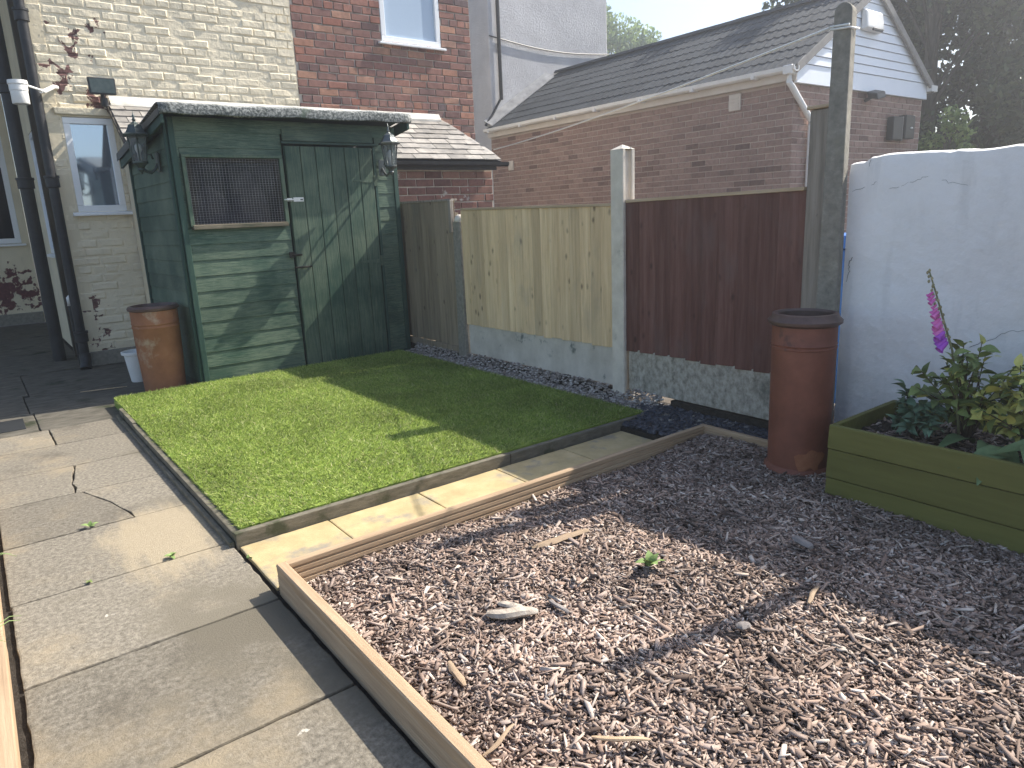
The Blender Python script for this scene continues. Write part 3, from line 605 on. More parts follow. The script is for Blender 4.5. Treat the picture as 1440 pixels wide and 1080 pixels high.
# washing line
wl = thing('washing_line', (3.28, 1.79, 2.0), 'thin white washing line running from the tall post to the outhouse corner', 'rope')
A, B = Vector((3.24, 1.84, 2.0)), Vector((5.21, 7.08, 2.015))
MB().tube([A.lerp(B, s/40)+Vector((0, 0, -.035*4*(s/40)*(1-s/40))) for s in range(41)], .006, 6).build('line', 'rope', wl, smooth=True)
MB().tube([(3.241, 1.745, 1.998), (3.241, 1.832, 2.004), (3.326, 1.832, 2.0), (3.326, 1.745, 1.99), (3.241, 1.745, 1.986), (3.240, 1.832, 1.992)], .005, 6).build('knot', 'rope', wl, smooth=True)

# ================================================================== WHITE BOUNDARY WALL
def boundary_wall():
    t = thing('boundary_wall', (3.45, -1, 0), 'white rendered boundary wall with cracks behind the green planter', 'wall')
    X0, X1 = 3.345, 3.56
    ysn = np.concatenate([np.arange(1.752, -4.2, -.03)]); mb = MB(); rows = []
    for i, y in enumerate(ysn):
        zt = 1.418 if y > 1.665 else (1.432 if y > 1.63 else 1.444-.012*(1.63-y))
        zt += .006*math.sin(y*9)+rnd.uniform(-.004, .004); j = lambda a=.003: rnd.uniform(-a, a)
        rows.append([(X0+j(.002), y, -.05), (X0+j(), y, .5), (X0+j(), y, 1.0), (X0-.004+j(), y, zt-.05), (X0+.006+j(.004), y, zt-.008), (X0+.03+j(.006), y, zt), (X1-.03, y, zt+.004), (X1, y, zt-.01), (X1, y, -.05)])
    pts = [p for r in rows for p in r]; m = 9
    f = [(i*m+k, i*m+k+1, (i+1)*m+k+1, (i+1)*m+k) for i in range(len(rows)-1) for k in range(m-1)]+[tuple(range(m))[::-1], tuple((len(rows)-1)*m+k for k in range(m))[::-1]]
    mb.add(pts, f).build('wall_face', 'wall_white', t, smooth='auto')
boundary_wall()
bwt = bpy.data.objects['boundary_wall']
def crack(pts, r=.0009):
    out = []; q = random.Random(len(pts))
    for (a, b) in zip(pts[:-1], pts[1:]):
        for s in range(5): f = s/5; out.append((3.3415, a[0]+(b[0]-a[0])*f+q.uniform(-.004, .004), a[1]+(b[1]-a[1])*f+q.uniform(-.004, .004)))
    out.append((3.3415, *pts[-1])); MB().tube(out, r, 4, r*.5).build('crack', 'soil', bwt)
crack([(1.735, 1.29), (1.66, 1.31), (1.625, 1.325), (1.60, 1.30), (1.54, 1.295), (1.45, 1.325), (1.40, 1.34), (1.32, 1.305), (1.25, 1.29)])
crack([(1.66, 1.425), (1.67, 1.38), (1.64, 1.34)]); crack([(1.715, .99), (1.728, .95), (1.722, .92), (1.735, .87)], .0015)
crack([(1.18, .62), (1.10, .66), (1.04, .70), (.96, .71)], .001)

# ================================================================== BLUE BIN in the alley
t = thing('wheelie_bin', (4.25, 1.95, 0), 'blue wheelie bin glimpsed in the gap beside the tall post', 'bin')
MB().hexa([(4.0, 1.72, .06), (4.45, 1.72, .06), (4.45, 2.2, .06), (4.0, 2.2, .06), (3.95, 1.66, .98), (4.5, 1.66, .98), (4.5, 2.26, .98), (3.95, 2.26, .98)]).build('bin_body', 'bin_blue', t, bev=.02, seg=2)
MB().hexa([(3.92, 1.63, .985), (4.54, 1.63, .985), (4.54, 2.29, .985), (3.92, 2.29, .985), (3.95, 1.66, 1.06), (4.5, 1.66, 1.06), (4.5, 2.26, 1.06), (3.95, 2.26, 1.06)]).build('bin_lid', 'bin_blue', t, bev=.02, seg=2)
for yy in (1.74, 2.18): MB().add(*(lambda L: ([(4.47+.09*math.cos(a)*1, yy+dy, .1+.09*math.sin(a)) for dy in (-.025, .025) for a in [2*math.pi*k/16 for k in range(16)]], [tuple(range(16))[::-1], tuple(range(16, 32))]+[(k, (k+1) % 16, 16+(k+1) % 16, 16+k) for k in range(16)]))(0)).build('wheel', 'dark_plastic', t)

# ================================================================== HOUSES
HY = 7.86
def upvc_window(parent, F, u0, u1, z0, z1, pane, fw=.05, transom=None, mull=None, sill=True, back=.10, sash=False):
    """u-PVC window set in frame F; returns the window mesh object (the frame) with pane and sill children"""
    mb = MB(); d0, d1 = -back, -back+.055
    mb.fbox(F, u0, u1, d0, d1, z0, z0+fw); mb.fbox(F, u0, u1, d0, d1, z1-fw, z1)
    mb.fbox(F, u0, u0+fw, d0, d1, z0+fw, z1-fw); mb.fbox(F, u1-fw, u1, d0, d1, z0+fw, z1-fw)
    if transom: mb.fbox(F, u0+fw, u1-fw, d0, d1, transom-fw/2, transom+fw/2)
    if mull: mb.fbox(F, mull-fw/2, mull+fw/2, d0, d1, z0+fw, z1-fw)
    wdw = mb.build('window', 'upvc', parent, bev=.006, seg=2)
    MB().fbox(F, u0+fw-.004, u1-fw+.004, d0+.018, d0+.026, z0+fw-.004, z1-fw+.004).build('pane', pane, wdw)
    if sill: MB().hexa([F(u0-.05, -back+.04, z0-.035), F(u1+.05, -back+.04, z0-.035), F(u1+.05, .05, z0-.04), F(u0-.05, .05, z0-.04), F(u0-.05, -back+.04, z0-.002), F(u1+.05, -back+.04, z0-.002), F(u1+.05, .05, z0-.016), F(u0-.05, .05, z0-.016)]).build('sill', 'upvc', wdw, bev=.004)
    return wdw
def wall_panel(name, F, u0, u1, z0, z1, op, mat, parent, d=-.006, th=.10):
    """flat wall with rectangular openings, made of strips"""
    mb = MB(); us = sorted({u0, u1, *[a for o in op for a in o[:2]]}); us = [u for u in us if u0 <= u <= u1]
    for a, b in zip(us[:-1], us[1:]):
        zs = [z0]
        for o in sorted(op, key=lambda o: o[2]):
            if o[0] <= a and o[1] >= b: zs += [o[2], o[3]]
        zs.append(z1)
        for k in range(0, len(zs), 2): mb.fbox(F, a, b, d-th, d, zs[k], zs[k+1])
    return mb.build(name, mat, parent)
# ---- cream painted house
ch = thing('painted_house', (2, HY, 0), 'cream painted brick house wall with peeling patches behind the shed', 'house')
FH = Frame((0, HY, 0), (1, 0, 0), (0, -1, 0)); XL, XM, XR = .80, 3.19, 5.50
OPC = [(.925, 1.335, 1.45, 2.30)]
cw = wall_panel('wall', FH, XL, XM, 0, 5.4, OPC, 'cream_paint', ch)
brick_wall(cw, FH, XL, XM-.003, .14, 5.38, .232, .0815, .012, OPC, 'cream_paint', 'cream_paint', depth=.03, bev=.009, j=.0035, visible=lambda u, z, P: (u < 1.5 and z > .1) or z > 2.02, dj=.005, rot=.022, hdr=5)
MB().fbox(FH, XL+.003, 1.36, -.01, .018, -.01, .135).build('plinth', 'concrete_dark', ch, bev=.008)
upvc_window(ch, FH, .925, 1.335, 1.455, 2.295, 'pane_bath', fw=.055, back=.055)
MB().fbox(FH, .87, 1.40, -.05, .03, 2.315, 2.375).build('lintel_ledge', 'cream_paint', ch, bev=.008, seg=2, jit=.003)
# side of the rear wing and the rear wall beyond
FS = Frame((XL, HY, 0), (0, 1, 0), (-1, 0, 0))
sw = wall_panel('side_wall', FS, .0, 4.74, 0, 5.4, [(1.15, 1.95, 1.05, 2.35)], 'cream_plain', ch, d=-.002)
upvc_window(ch, FS, 1.15, 1.95, 1.055, 2.345, 'pane_bath', back=.06)
FR = Frame((0, 12.6, 0), (1, 0, 0), (0, -1, 0))
wall_panel('rear_wall', FR, -3.5, XL-.002, 0, 5.4, [(-.75, .70, 1.16, 2.95)], 'cream_plain', ch, d=0)
upvc_window(ch, FR, -.75, .70, 1.165, 2.945, 'pane_clear', fw=.07, transom=2.25, mull=0.0, back=.08)
MB().fbox(FR, -3.4, XL-.01, -.09, .012, 0, .16).build('plinth', 'concrete_dark', ch, bev=.006)
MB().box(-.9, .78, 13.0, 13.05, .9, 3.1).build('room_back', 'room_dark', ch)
MB().box(-3.5, XM, HY+.15, 16, 5.42, 5.5).build('eaves', 'black_iron', ch)
MB().add([(-3.6, 7.6, 5.5), (XM, 7.6, 5.5), (XM, 12, 8), (-3.6, 12, 8)], [(0, 1, 2, 3)]).build('roof', 'slate', ch)
# pipes
def pipe(parent, x, y, z0, z1, r, collars, name='downpipe'):
    p = MB().tube([(x, y, z0), (x, y, z1)], r, 14).build(name, 'black_iron', parent, smooth='auto')
    for z in collars: MB().lathe([(r+.003, -.05), (r+.014, -.045), (r+.014, .03), (r+.02, .035), (r+.02, .055), (r+.003, .058)], (x, y, z), 14).build('pipe_collar', 'black_iron', p, smooth='auto')
    return p
p1 = pipe(ch, .60, 8.52, -.02, 5.6, .058, (1.75, 2.62, 3.6))
p2 = pipe(ch, .752, 7.775, .12, 5.6, .042, (.30, 1.72, 3.1))
MB().tube([(.752, 7.775, .14), (.750, 7.765, .06), (.735, 7.73, .0)], .05, 12).build('pipe_shoe', 'black_iron', p2, smooth='auto')
wp = MB().tube([(.735, 8.05, -.01), (.735, 8.05, .60)], .022, 10).build('waste_pipe', 'black_iron', ch, smooth='auto')
MB().tube([(.735, 8.05, .58), (.735, 8.05, .655), (.75, 8.04, .67), (.795, 8.03, .67)], .026, 10).build('pipe_elbow', 'white_plastic', wp, smooth=True)
MB().box(.745, .80, 8.62, 8.72, .0, 5.3).build('boxing_board', 'trunk', ch, bev=.004)
# ---- unpainted brick house
bh = thing('brick_house', (4.4, HY, 0), 'old red brick house wall with a frosted white framed window', 'house')
OPB = [(4.255, 5.055, 3.27, 4.75)]
bw = wall_panel('wall', FH, XM, XR, 0, 5.4, OPB, 'mortar_old', bh, d=-.012)
brick_wall(bw, FH, XM+.003, XR, .02, 5.38, .232, .0815, .012, OPB, 'red_brick', 'red_brick_rest', depth=.03, bev=.004, j=.0025, visible=lambda u, z, P: z > 2.05, dj=.003, rot=.010, hdr=4)
upvc_window(bh, FH, 4.255, 5.055, 3.27, 4.745, 'pane_frosted', fw=.06, back=.055)
MB().box(XR-.05, XR-.001, HY+.05, 10.9, 0, 5.4).build('side_wall', 'mortar_old', bh)
MB().add([(XM, 7.6, 5.5), (XR+.1, 7.6, 5.5), (XR+.1, 12, 8), (XM, 12, 8)], [(0, 1, 2, 3)]).build('roof', 'slate', bh)
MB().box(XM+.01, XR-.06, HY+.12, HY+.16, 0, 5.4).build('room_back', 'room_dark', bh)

# ---- slate-roofed outhouse (lean-to behind the shed)
OH0, OH1, OY = 1.372, 5.26, 7.20
oh = thing('outhouse', (3.3, OY, 0), 'low brick outhouse with a slate lean-to roof behind the green shed', 'outhouse')
FO = Frame((0, OY, 0), (1, 0, 0), (0, -1, 0))
ow = wall_panel('wall', FO, OH0, OH1, 0, 1.86, [], 'mortar_old', oh, d=-.012)
brick_wall(ow, FO, OH0, OH1, .03, 1.85, .235, .0875, .012, [], 'outhouse_brick', 'outhouse_brick_rest', depth=.03, bev=.004, visible=lambda u, z, P: u > 3.2 and z > 1.2, dj=.003, rot=.010)
MB().hexa([(OH0, OY+.02, 0), (OH0+.1, OY+.02, 0), (OH0+.1, HY-.02, 0), (OH0, HY-.02, 0), (OH0, OY+.02, 1.93), (OH0+.1, OY+.02, 1.93), (OH0+.1, HY-.02, 2.36), (OH0, HY-.02, 2.36)]).build('side_wall', 'cream_plain', oh)
MB().box(OH0-.018, OH0-.001, OY+.02, OY+.13, 0, 1.9).build('trim_board', 'fascia_cream', oh, bev=.004)
MB().box(OH0-.014, OH0-.001, OY+.20, OY+.26, 0, 1.95).build('trim_board', 'fascia_cream', oh, bev=.004)
MB().box(OH1-.1, OH1-.001, OY+.02, HY, 0, 1.9).build('side_wall', 'mortar_old', oh)
E0, E1 = Vector((0, OY-.10, 1.895)), Vector((0, HY-.01, 2.43)); sl_d = (E1-E0).normalized(); sl_n = Vector((0, -sl_d.z, sl_d.y)); SLL = (E1-E0).length
def roof_right(s): return 5.34-(5.34-4.97)*s/SLL
deck_o = MB().add([tuple(E0+Vector((OH0-.05, 0, 0))-sl_n*.004), tuple(E0+Vector((roof_right(0)-.02, 0, 0))-sl_n*.004), tuple(E1+Vector((roof_right(SLL)-.02, 0, 0))-sl_n*.004), tuple(E1+Vector((OH0-.05, 0, 0))-sl_n*.004),
                  tuple(E0+Vector((OH0-.05, 0, 0))-sl_n*.03), tuple(E0+Vector((roof_right(0)-.02, 0, 0))-sl_n*.03), tuple(E1+Vector((roof_right(SLL)-.02, 0, 0))-sl_n*.03), tuple(E1+Vector((OH0-.05, 0, 0))-sl_n*.03)],
                 [(0, 1, 2, 3), (7, 6, 5, 4), (0, 4, 5, 1), (1, 5, 6, 2), (2, 6, 7, 3), (3, 7, 4, 0)]).build('roof', 'black_iron', oh)
ng = 8; gauge = (SLL-.03)/ng
for r in range(ng):
    s = r*gauge; x = OH0-.06-(.115 if r % 2 else 0); xr = roof_right(s)
    while x < xr-.03:
        wv = .232+rnd.uniform(-.018, .018); xa, xb = max(x, OH0-.06)+.004, min(x+wv, xr)-.004
        if xb-xa > .04:
            l0 = rnd.uniform(.010, .018); ls = gauge*1.75; a = rnd.uniform(-.004, .004)
            lo, hi = s-.012+rnd.uniform(-.004, .006), min(s+ls, SLL)
            P = lambda X, S, N: tuple(E0+Vector((X, 0, 0))+sl_d*S+sl_n*N)
            MB().hexa([P(xa, lo, l0), P(xb, lo+a, l0+.002), P(xb+(0 if xb < xr-.01 else -.03), hi, .002), P(xa, hi, .001), P(xa, lo, l0+.010), P(xb, lo+a, l0+.012), P(xb+(0 if xb < xr-.01 else -.03), hi, .006), P(xa, hi, .005)]).build('slate', 'slate', deck_o)
        x += wv
MB().hexa([(OH0-.04, HY-.075, 2.405), (4.95, HY-.075, 2.405), (4.95, HY-.004, 2.43), (OH0-.04, HY-.004, 2.43), (OH0-.04, HY-.072, 2.425), (4.95, HY-.072, 2.425), (4.95, HY-.013, 2.50), (OH0-.04, HY-.013, 2.50)]).build('flashing', 'fillet', oh, jit=.002)
MB().hexa([(OH0-.075, OY-.10, 1.868), (OH0-.05, OY-.10, 1.868), (OH0-.05, HY-.02, 2.395), (OH0-.075, HY-.02, 2.395), (OH0-.075, OY-.10, 1.895), (OH0-.05, OY-.10, 1.895), (OH0-.05, HY-.02, 2.435), (OH0-.075, HY-.02, 2.435)]).build('verge_board', 'trunk', oh)
gp = [(-.045, .0), (-.04, -.035), (-.02, -.05), (.02, -.05), (.04, -.035), (.045, 0), (.038, 0), (.033, -.03), (.016, -.043), (-.016, -.043), (-.033, -.03), (-.038, 0)]
MB().prism(gp, (OH0+.02, OY-.115, 1.875), (0, 1, 0), (0, 0, 1), (1, 0, 0), 5.40-OH0-.02).build('gutter', 'black_iron', oh)
MB().box(OH0, OH1+.02, OY-.06, OY-.02, 1.79, 1.865).build('fascia', 'black_iron', oh)

# ---- grey rendered house behind
rh = thing('rendered_house', (9.5, 10.95, 0), 'tall grey roughcast house wall behind the garage with a thin black pipe', 'house')
MB().box(8.06, 11.02, 10.96, 17, -.03, 9).build('wall', 'render_grey', rh, bev=.03, seg=2)
pp = MB().tube([(8.25, 10.91, 3.30), (8.25, 10.91, 8)], .034, 10).build('downpipe', 'black_iron', rh, smooth='auto')
MB().tube([(8.25, 10.91, 3.34), (8.05, 10.92, 3.05), (7.86, 10.90, 2.84)], .022, 8).build('waste_pipe', 'black_iron', pp, smooth='auto')
MB().tube([Vector((8.06, 10.935, 4.36)).lerp(Vector((11.03, 10.935, 4.32)), i/20)+Vector((0, 0, -.10*math.sin(math.pi*i/20))) for i in range(21)], .012, 6).build('cable', 'black_iron', rh)

# ================================================================== GARAGE
GX0, GX1, GY0, GY1, GZE, GZR = 8.0, 11.30, 4.93, 10.945, 2.72, 3.86; GXR = (GX0+GX1)/2+.01
ga = thing('garage', (9.6, 8, 0), 'brown brick garage with a dark tiled roof and white clad gable', 'garage')
FG = Frame((GX0, GY0, 0), (0, 1, 0), (-1, 0, 0)); FGG = Frame((GX0, GY0, 0), (1, 0, 0), (0, -1, 0))
gw = wall_panel('wall', FG, 0.02, GY1-GY0, 0, 2.66, [], 'mortar_garage', ga, d=-.006)
brick_wall(gw, FG, 0, GY1-GY0, .05, 2.65, .225, .075, .0105, [], 'garage_brick', 'garage_brick_rest', depth=.02, bev=.003, j=.0008, visible=lambda u, z, P: z > 1.75, dj=.001, rot=.002, nmax=300)
ggw = wall_panel('gable_wall', FGG, 0.012, GX1-GX0, 0, 2.62, [], 'mortar_garage', ga, d=-.006)
brick_wall(ggw, FGG, 0.01, GX1-GX0, .05, 2.62, .225, .075, .0105, [], 'garage_brick', 'garage_brick_rest', depth=.02, bev=.003, j=.0008, visible=lambda u, z, P: z > 1.6, dj=.001, rot=.002, nmax=250)
MB().box(GX1-.1, GX1-.001, GY0+.11, GY1, 0, 2.66).build('side_wall', 'mortar_garage', ga)
# roof deck and tiles
e0, rg = Vector((GX0-.10, 0, GZE+.045)), Vector((GXR, 0, GZR)); td = (rg-e0).normalized(); tn = Vector((-td.z, 0, td.x)); TL = (rg-e0).length
V0, V1 = GY0-.09, GY1-.005
rf = MB().add([(e0.x, V0, e0.z), (e0.x, V1, e0.z), (rg.x, V1, rg.z), (rg.x, V0, rg.z), (2*GXR-e0.x, V0, e0.z), (2*GXR-e0.x, V1, e0.z)], [(0, 1, 2, 3), (3, 2, 5, 4)]).build('roof', 'roof_tile', ga)
tw = (V1-V0)/26; nr = 8; gz = TL/nr
prof = []
NS = 16
for i in range(NS+1):
    q = i/NS; hgt = .014*max(0, math.sin(q*4*math.pi-.4))**1.0+.004
    prof.append((q*tw*1.0, hgt))
TV = []; TF = []
for (s, lift) in ((0, .010), (gz*1.12, .0)):
    for (y, z) in prof: TV.append((s, y, z+lift))
for (y, z) in prof: TV.append((0, y, z+.010-.014))
n1 = NS+1
for i in range(NS): TF += [(i, i+1, n1+i+1, n1+i), (2*n1+i, 2*n1+i+1, i+1, i)]
tm = bpy.data.meshes.new('roof_tile'); tm.from_pydata(TV, [], [f[::-1] for f in TF]); tm.materials.append(MATS['roof_tile'])
bm_ = bmesh.new(); bm_.from_mesh(tm); bmesh.ops.recalc_face_normals(bm_, faces=bm_.faces); bm_.to_mesh(tm); bm_.free()
M3 = Matrix((td, Vector((0, 1, 0)), tn)).transposed()
for r in range(nr):
    for c in range(26):
        o = bpy.data.objects.new('roof_tile', tm); COL.objects.link(o); o.parent = rf
        P = e0+td*(r*gz-.02)+tn*(.006+rnd.uniform(0, .003))+Vector((0, V0+c*tw, 0))
        o.matrix_basis = Matrix.Translation(P-WLOC[rf.name]) @ (M3 @ Matrix.Rotation(rnd.gauss(0, .004), 3, 'Y')).to_4x4()
for k in range(15):
    ya = V0+k*(V1-V0)/15; L = (V1-V0)/15+.02
    MB().prism([(-.11, -.035), (-.075, .012), (0, .034), (.075, .012), (.11, -.035), (.09, -.04), (0, .015), (-.09, -.04)], (GXR, ya, GZR+.03+rnd.uniform(0, .004)), (1, 0, 0), (0, 0, 1), (0, 1, 0), min(L, V1-ya)).build('ridge_tile', 'roof_tile', rf)
MB().hexa([tuple(e0+td*.05+tn*.03+Vector((0, GY1-.16, 0))), tuple(e0+td*.05+tn*.03+Vector((0, GY1+.004, 0))), tuple(rg-td*.25+tn*.03+Vector((0, GY1+.004, 0))), tuple(rg-td*.25+tn*.03+Vector((0, GY1-.16, 0))), tuple(e0+td*.05+tn*.045+Vector((0, GY1-.16, 0))), tuple(e0+td*.05+tn*.16+Vector((0, GY1+.004, 0))), tuple(rg-td*.25+tn*.16+Vector((0, GY1+.004, 0))), tuple(rg-td*.25+tn*.045+Vector((0, GY1-.16, 0)))]).build('flashing', 'lead', ga)
# eaves
MB().box(GX0-.075, GX0-.055, V0+.02, V1, 2.63, GZE+.03).build('fascia', 'fascia_cream', ga)
MB().box(GX0-.054, GX0-.002, V0+.05, V1, 2.628, 2.64).build('soffit', 'fascia_cream', ga)
MB().prism([(x*1.25, y*1.25) for x, y in gp], (GX0-.135, V0-.02, GZE+.05), (1, 0, 0), (0, 0, 1), (0, 1, 0), V1-V0).build('gutter', 'white_plastic', ga)
for k in range(7): MB().box(GX0-.20, GX0-.072, V0+.5+k*.9, V0+.545+k*.9, GZE-.025, GZE+.02).build('gutter_bracket', 'white_plastic', ga)
dp = MB().tube([(GX0-.135, GY0-.02, GZE-.0), (GX0-.135, GY0-.02, GZE-.12), (GX0-.09, GY0-.035, GZE-.17), (GX0+.30, GY0-.045, GZE-.50), (GX0+.33, GY0-.045, GZE-.56), (GX0+.33, GY0-.045, .05)], .036, 10).build('downpipe', 'white_plastic', ga, smooth='auto')
MB().box(GX0-.19, GX0-.08, GY0-.08, GY0+.04, GZE-.04, GZE+.06).build('pipe_outlet', 'white_plastic', dp, bev=.01)
# gable cladding boards
nb = 11; zb0 = 2.60
def halfw(z): return max(.0, (GZR+.0-z)/(GZR-GZE-.045)*(GXR-e0.x))
hs = [2.60, 2.815]+[2.815+.104*i for i in range(1, 11)]
for za, zb in zip(hs[:-1], hs[1:]):
    wa = min(halfw(za), (GX1-GX0)/2+.02); wb = min(halfw(zb-.003), (GX1-GX0)/2+.02); g = .006
    if wb < .03: continue
    MB().hexa([(GXR-wa, GY0-.045, za+g), (GXR+wa, GY0-.045, za+g), (GXR+wa, GY0-.008, za+g), (GXR-wa, GY0-.008, za+g), (GXR-wb, GY0-.032, zb-.001), (GXR+wb, GY0-.032, zb-.001), (GXR+wb, GY0-.008, zb-.001), (GXR-wb, GY0-.008, zb-.001)]).build('cladding_board', 'cladding', ga)
MB().add([(GXR-1.6, GY0-.009, 2.6), (GXR+1.6, GY0-.009, 2.6), (GXR, GY0-.009, GZR-.03)], [(0, 1, 2)]).build('gable_back', 'verge_grey', ga)
for s in (-1, 1):
    xe = GXR+s*(GXR-e0.x)
    MB().hexa([(xe, V0-.01, GZE-.03), (xe, V0+.02, GZE-.03), (GXR, V0+.02, GZR-.09), (GXR, V0-.01, GZR-.09), (xe, V0-.01, GZE+.07), (xe, V0+.02, GZE+.07), (GXR, V0+.02, GZR+.01), (GXR, V0-.01, GZR+.01)]).build('verge_board', 'verge_grey', ga)
MB().box(GX1+.02, GX1+.20, V0-.02, V1, GZE-.01, GZE+.07).build('gutter', 'white_plastic', ga)
# vents
for (y, z, s) in ((5.72, 2.50, .085), (10.36, 2.105, .07)):
    v = MB().box(GX0-.028, GX0-.002, y-s, y+s, z-s*1.15, z+s*1.15).build('air_vent', 'fascia_cream', ga, bev=.006)
    for k in range(4): MB().box(GX0-.036, GX0-.0285, y-s*.75, y+s*.75, z-s*.8+k*s*.42, z-s*.8+k*s*.42+.016).build('louvre', 'fascia_cream', v)
# things on the gable
t = thing('alarm_box', (9.58, GY0-.1, 3.32), 'white alarm box on the white clad gable', 'alarm box')
MB().hexa([(9.36, GY0-.13, 3.33), (9.80, GY0-.13, 3.33), (9.82, GY0-.05, 3.30), (9.34, GY0-.05, 3.30), (9.38, GY0-.10, 3.53), (9.78, GY0-.10, 3.53), (9.82, GY0-.05, 3.56), (9.34, GY0-.05, 3.56)]).build('cover', 'white_plastic', t, bev=.02, seg=2)
MB().box(9.50, 9.74, GY0-.135, GY0-.11, 3.305, 3.34).build('strobe', 'dark_plastic', t, bev=.006)
t = thing('floodlight', (9.7, GY0-.1, 2.5), 'small black floodlight under the white cladding of the garage gable', 'floodlight', 'wall floodlights')
MB().hexa([(9.56, GY0-.22, 2.48), (9.78, GY0-.22, 2.52), (9.80, GY0-.08, 2.56), (9.58, GY0-.08, 2.52), (9.56, GY0-.20, 2.56), (9.78, GY0-.20, 2.60), (9.80, GY0-.05, 2.64), (9.58, GY0-.05, 2.60)]).build('lamp_head', 'dark_plastic', t, bev=.01)
MB().tube([(9.66, GY0, 2.50), (9.66, GY0-.1, 2.54)], .022, 8).build('bracket', 'dark_plastic', t)
t = thing('wall_cabinet', (10.58, GY0-.08, 2.03), 'dark grey metal cabinet on the garage gable above the white wall', 'cabinet')
MB().box(10.29, 10.56, GY0-.10, GY0-.006, 2.03, 2.33).build('cabinet_body', 'dark_plastic', t, bev=.008)
MB().box(10.60, 10.87, GY0-.12, GY0-.006, 2.05, 2.36).build('cabinet_door', 'dark_plastic', t, bev=.008)
MB().box(10.565, 10.59, GY0-.09, GY0-.006, 2.02, 2.34).build('frame_strip', 'verge_grey', t)
MB().lathe([(.018, 0), (.018, .02)], (10.74, GY0-.13, 2.18), 10).build('knob', 'galvanised', t)

# ================================================================== SHED
SA = R_(2.2)
FSH = Frame((1.343, 5.862, 0), (math.cos(SA), math.sin(SA), 0), (math.sin(SA), -math.cos(SA), 0)); SW, SD = 1.91, 1.24
FSL = Frame(FSH(0, 0, 0), -FSH.n, -FSH.u)          # left side wall, u runs back
sh = thing('garden_shed', FSH(SW/2, 0, 0), 'dark green timber shed with a mesh window and plank door', 'shed')
def roofz(d): return 2.075-.185*d/SD*1.0        # underside height at depth d behind the front
def weather(parent, F, u0, u1, z0, z1, mat, t=.0105, slope=None, base=.0):
    """lapped boards: proud at the foot, thin at the head"""
    return MB().hexa([F(u0, base, z0), F(u1, base, z0), F(u1, base+t, z0), F(u0, base+t, z0), F(u0, base, z1 if slope is None else slope[0]), F(u1, base, z1 if slope is None else slope[1]), F(u1, base+.004, z1 if slope is None else slope[1]), F(u0, base+.004, z1 if slope is None else slope[0])]).build('weatherboard', mat, parent, bev=.0012)
D0, D1, W0, W1, WZ0, WZ1, DZ1 = .862, 1.672, .085, .815, 1.275, 1.775, 1.885
bhgt = .1195; z = .055
while z < 2.06:
    zt = min(z+bhgt, 2.062); segs = [(.042, SW-.042)]
    if z < DZ1+.045-.02: segs = [(.042, D0-.012), (D1+.03, SW-.042)]
    if z < WZ1 and zt > WZ0+.01:
        ns = []
        for a, b in segs:
            if a < W0: ns += [(a, W0-.025), (W1+.025, b)]
            else: ns.append((a, b))
        segs = ns
    if z < WZ1 < zt: weather(sh, FSH, W0-.024, W1+.024, WZ1+.026, zt+.004, 'green_board')
    for a, b in segs:
        if b-a > .01: weather(sh, FSH, a, b, z+rnd.uniform(-.001, .001), zt+.004, 'green_board')
    z += bhgt
z = .055
while z < 2.0:
    zf = z+bhgt+.004; s0, s1 = min(zf, roofz(0)-.01), min(zf, roofz(SD)-.01)
    if s1 > z+.01: weather(sh, FSL, .042, SD-.03, z, zf, 'green_board', slope=(s0, s1))
    else:
        # wedge board under the roof slope
        ue = SD*(2.075-z)/.185 if z > roofz(SD) else SD; ue = max(.1, min(SD-.03, ue-.03)); weather(sh, FSL, .042, ue, z, zf, 'green_board', slope=(s0, max(z+.004, min(zf, roofz(ue)-.01))))
    z += bhgt
for (a, b) in ((0, .042), (SW-.042, SW)): MB().fbox(FSH, a, b, -.03, .024, .0, 2.06).build('corner_post', 'green_trim', sh, bev=.003)
MB().fbox(FSL, .0, .042, .002, .024, .0, 2.05).build('corner_post', 'green_trim', sh, bev=.003); MB().fbox(FSL, SD-.03, SD, -.03, .024, .0, 1.87).build('corner_post', 'green_trim', sh, bev=.003)
MB().fbox(FSH, 0.01, D0-.01, -.02, .012, .0, .054).build('bottom_rail', 'green_worn', sh, bev=.004)
MB().fbox(FSH, D1+.02, SW-.01, -.02, .012, .0, .054).build('bottom_rail', 'green_trim', sh, bev=.004)
MB().fbox(FSL, 0.05, SD-.04, -.02, .010, .0, .054).build('bottom_rail', 'green_trim', sh, bev=.004)
# plain inner shell, right and back walls
MB().fbox(FSH, SW-.03, SW, -SD, -.03, 0, 1.9).build('side_wall', 'green_trim', sh); MB().fbox(FSH, .03, SW-.03, -SD, -SD+.03, 0, 1.86).build('back_wall', 'green_trim', sh)
MB().fbox(FSH, .0, SW, -SD, 0, .0, .03).build('floor', 'trunk', sh)
MB().fbox(FSL, .03, SD-.03, -.02, -.004, 0, 1.86).build('lining', 'trunk', sh)
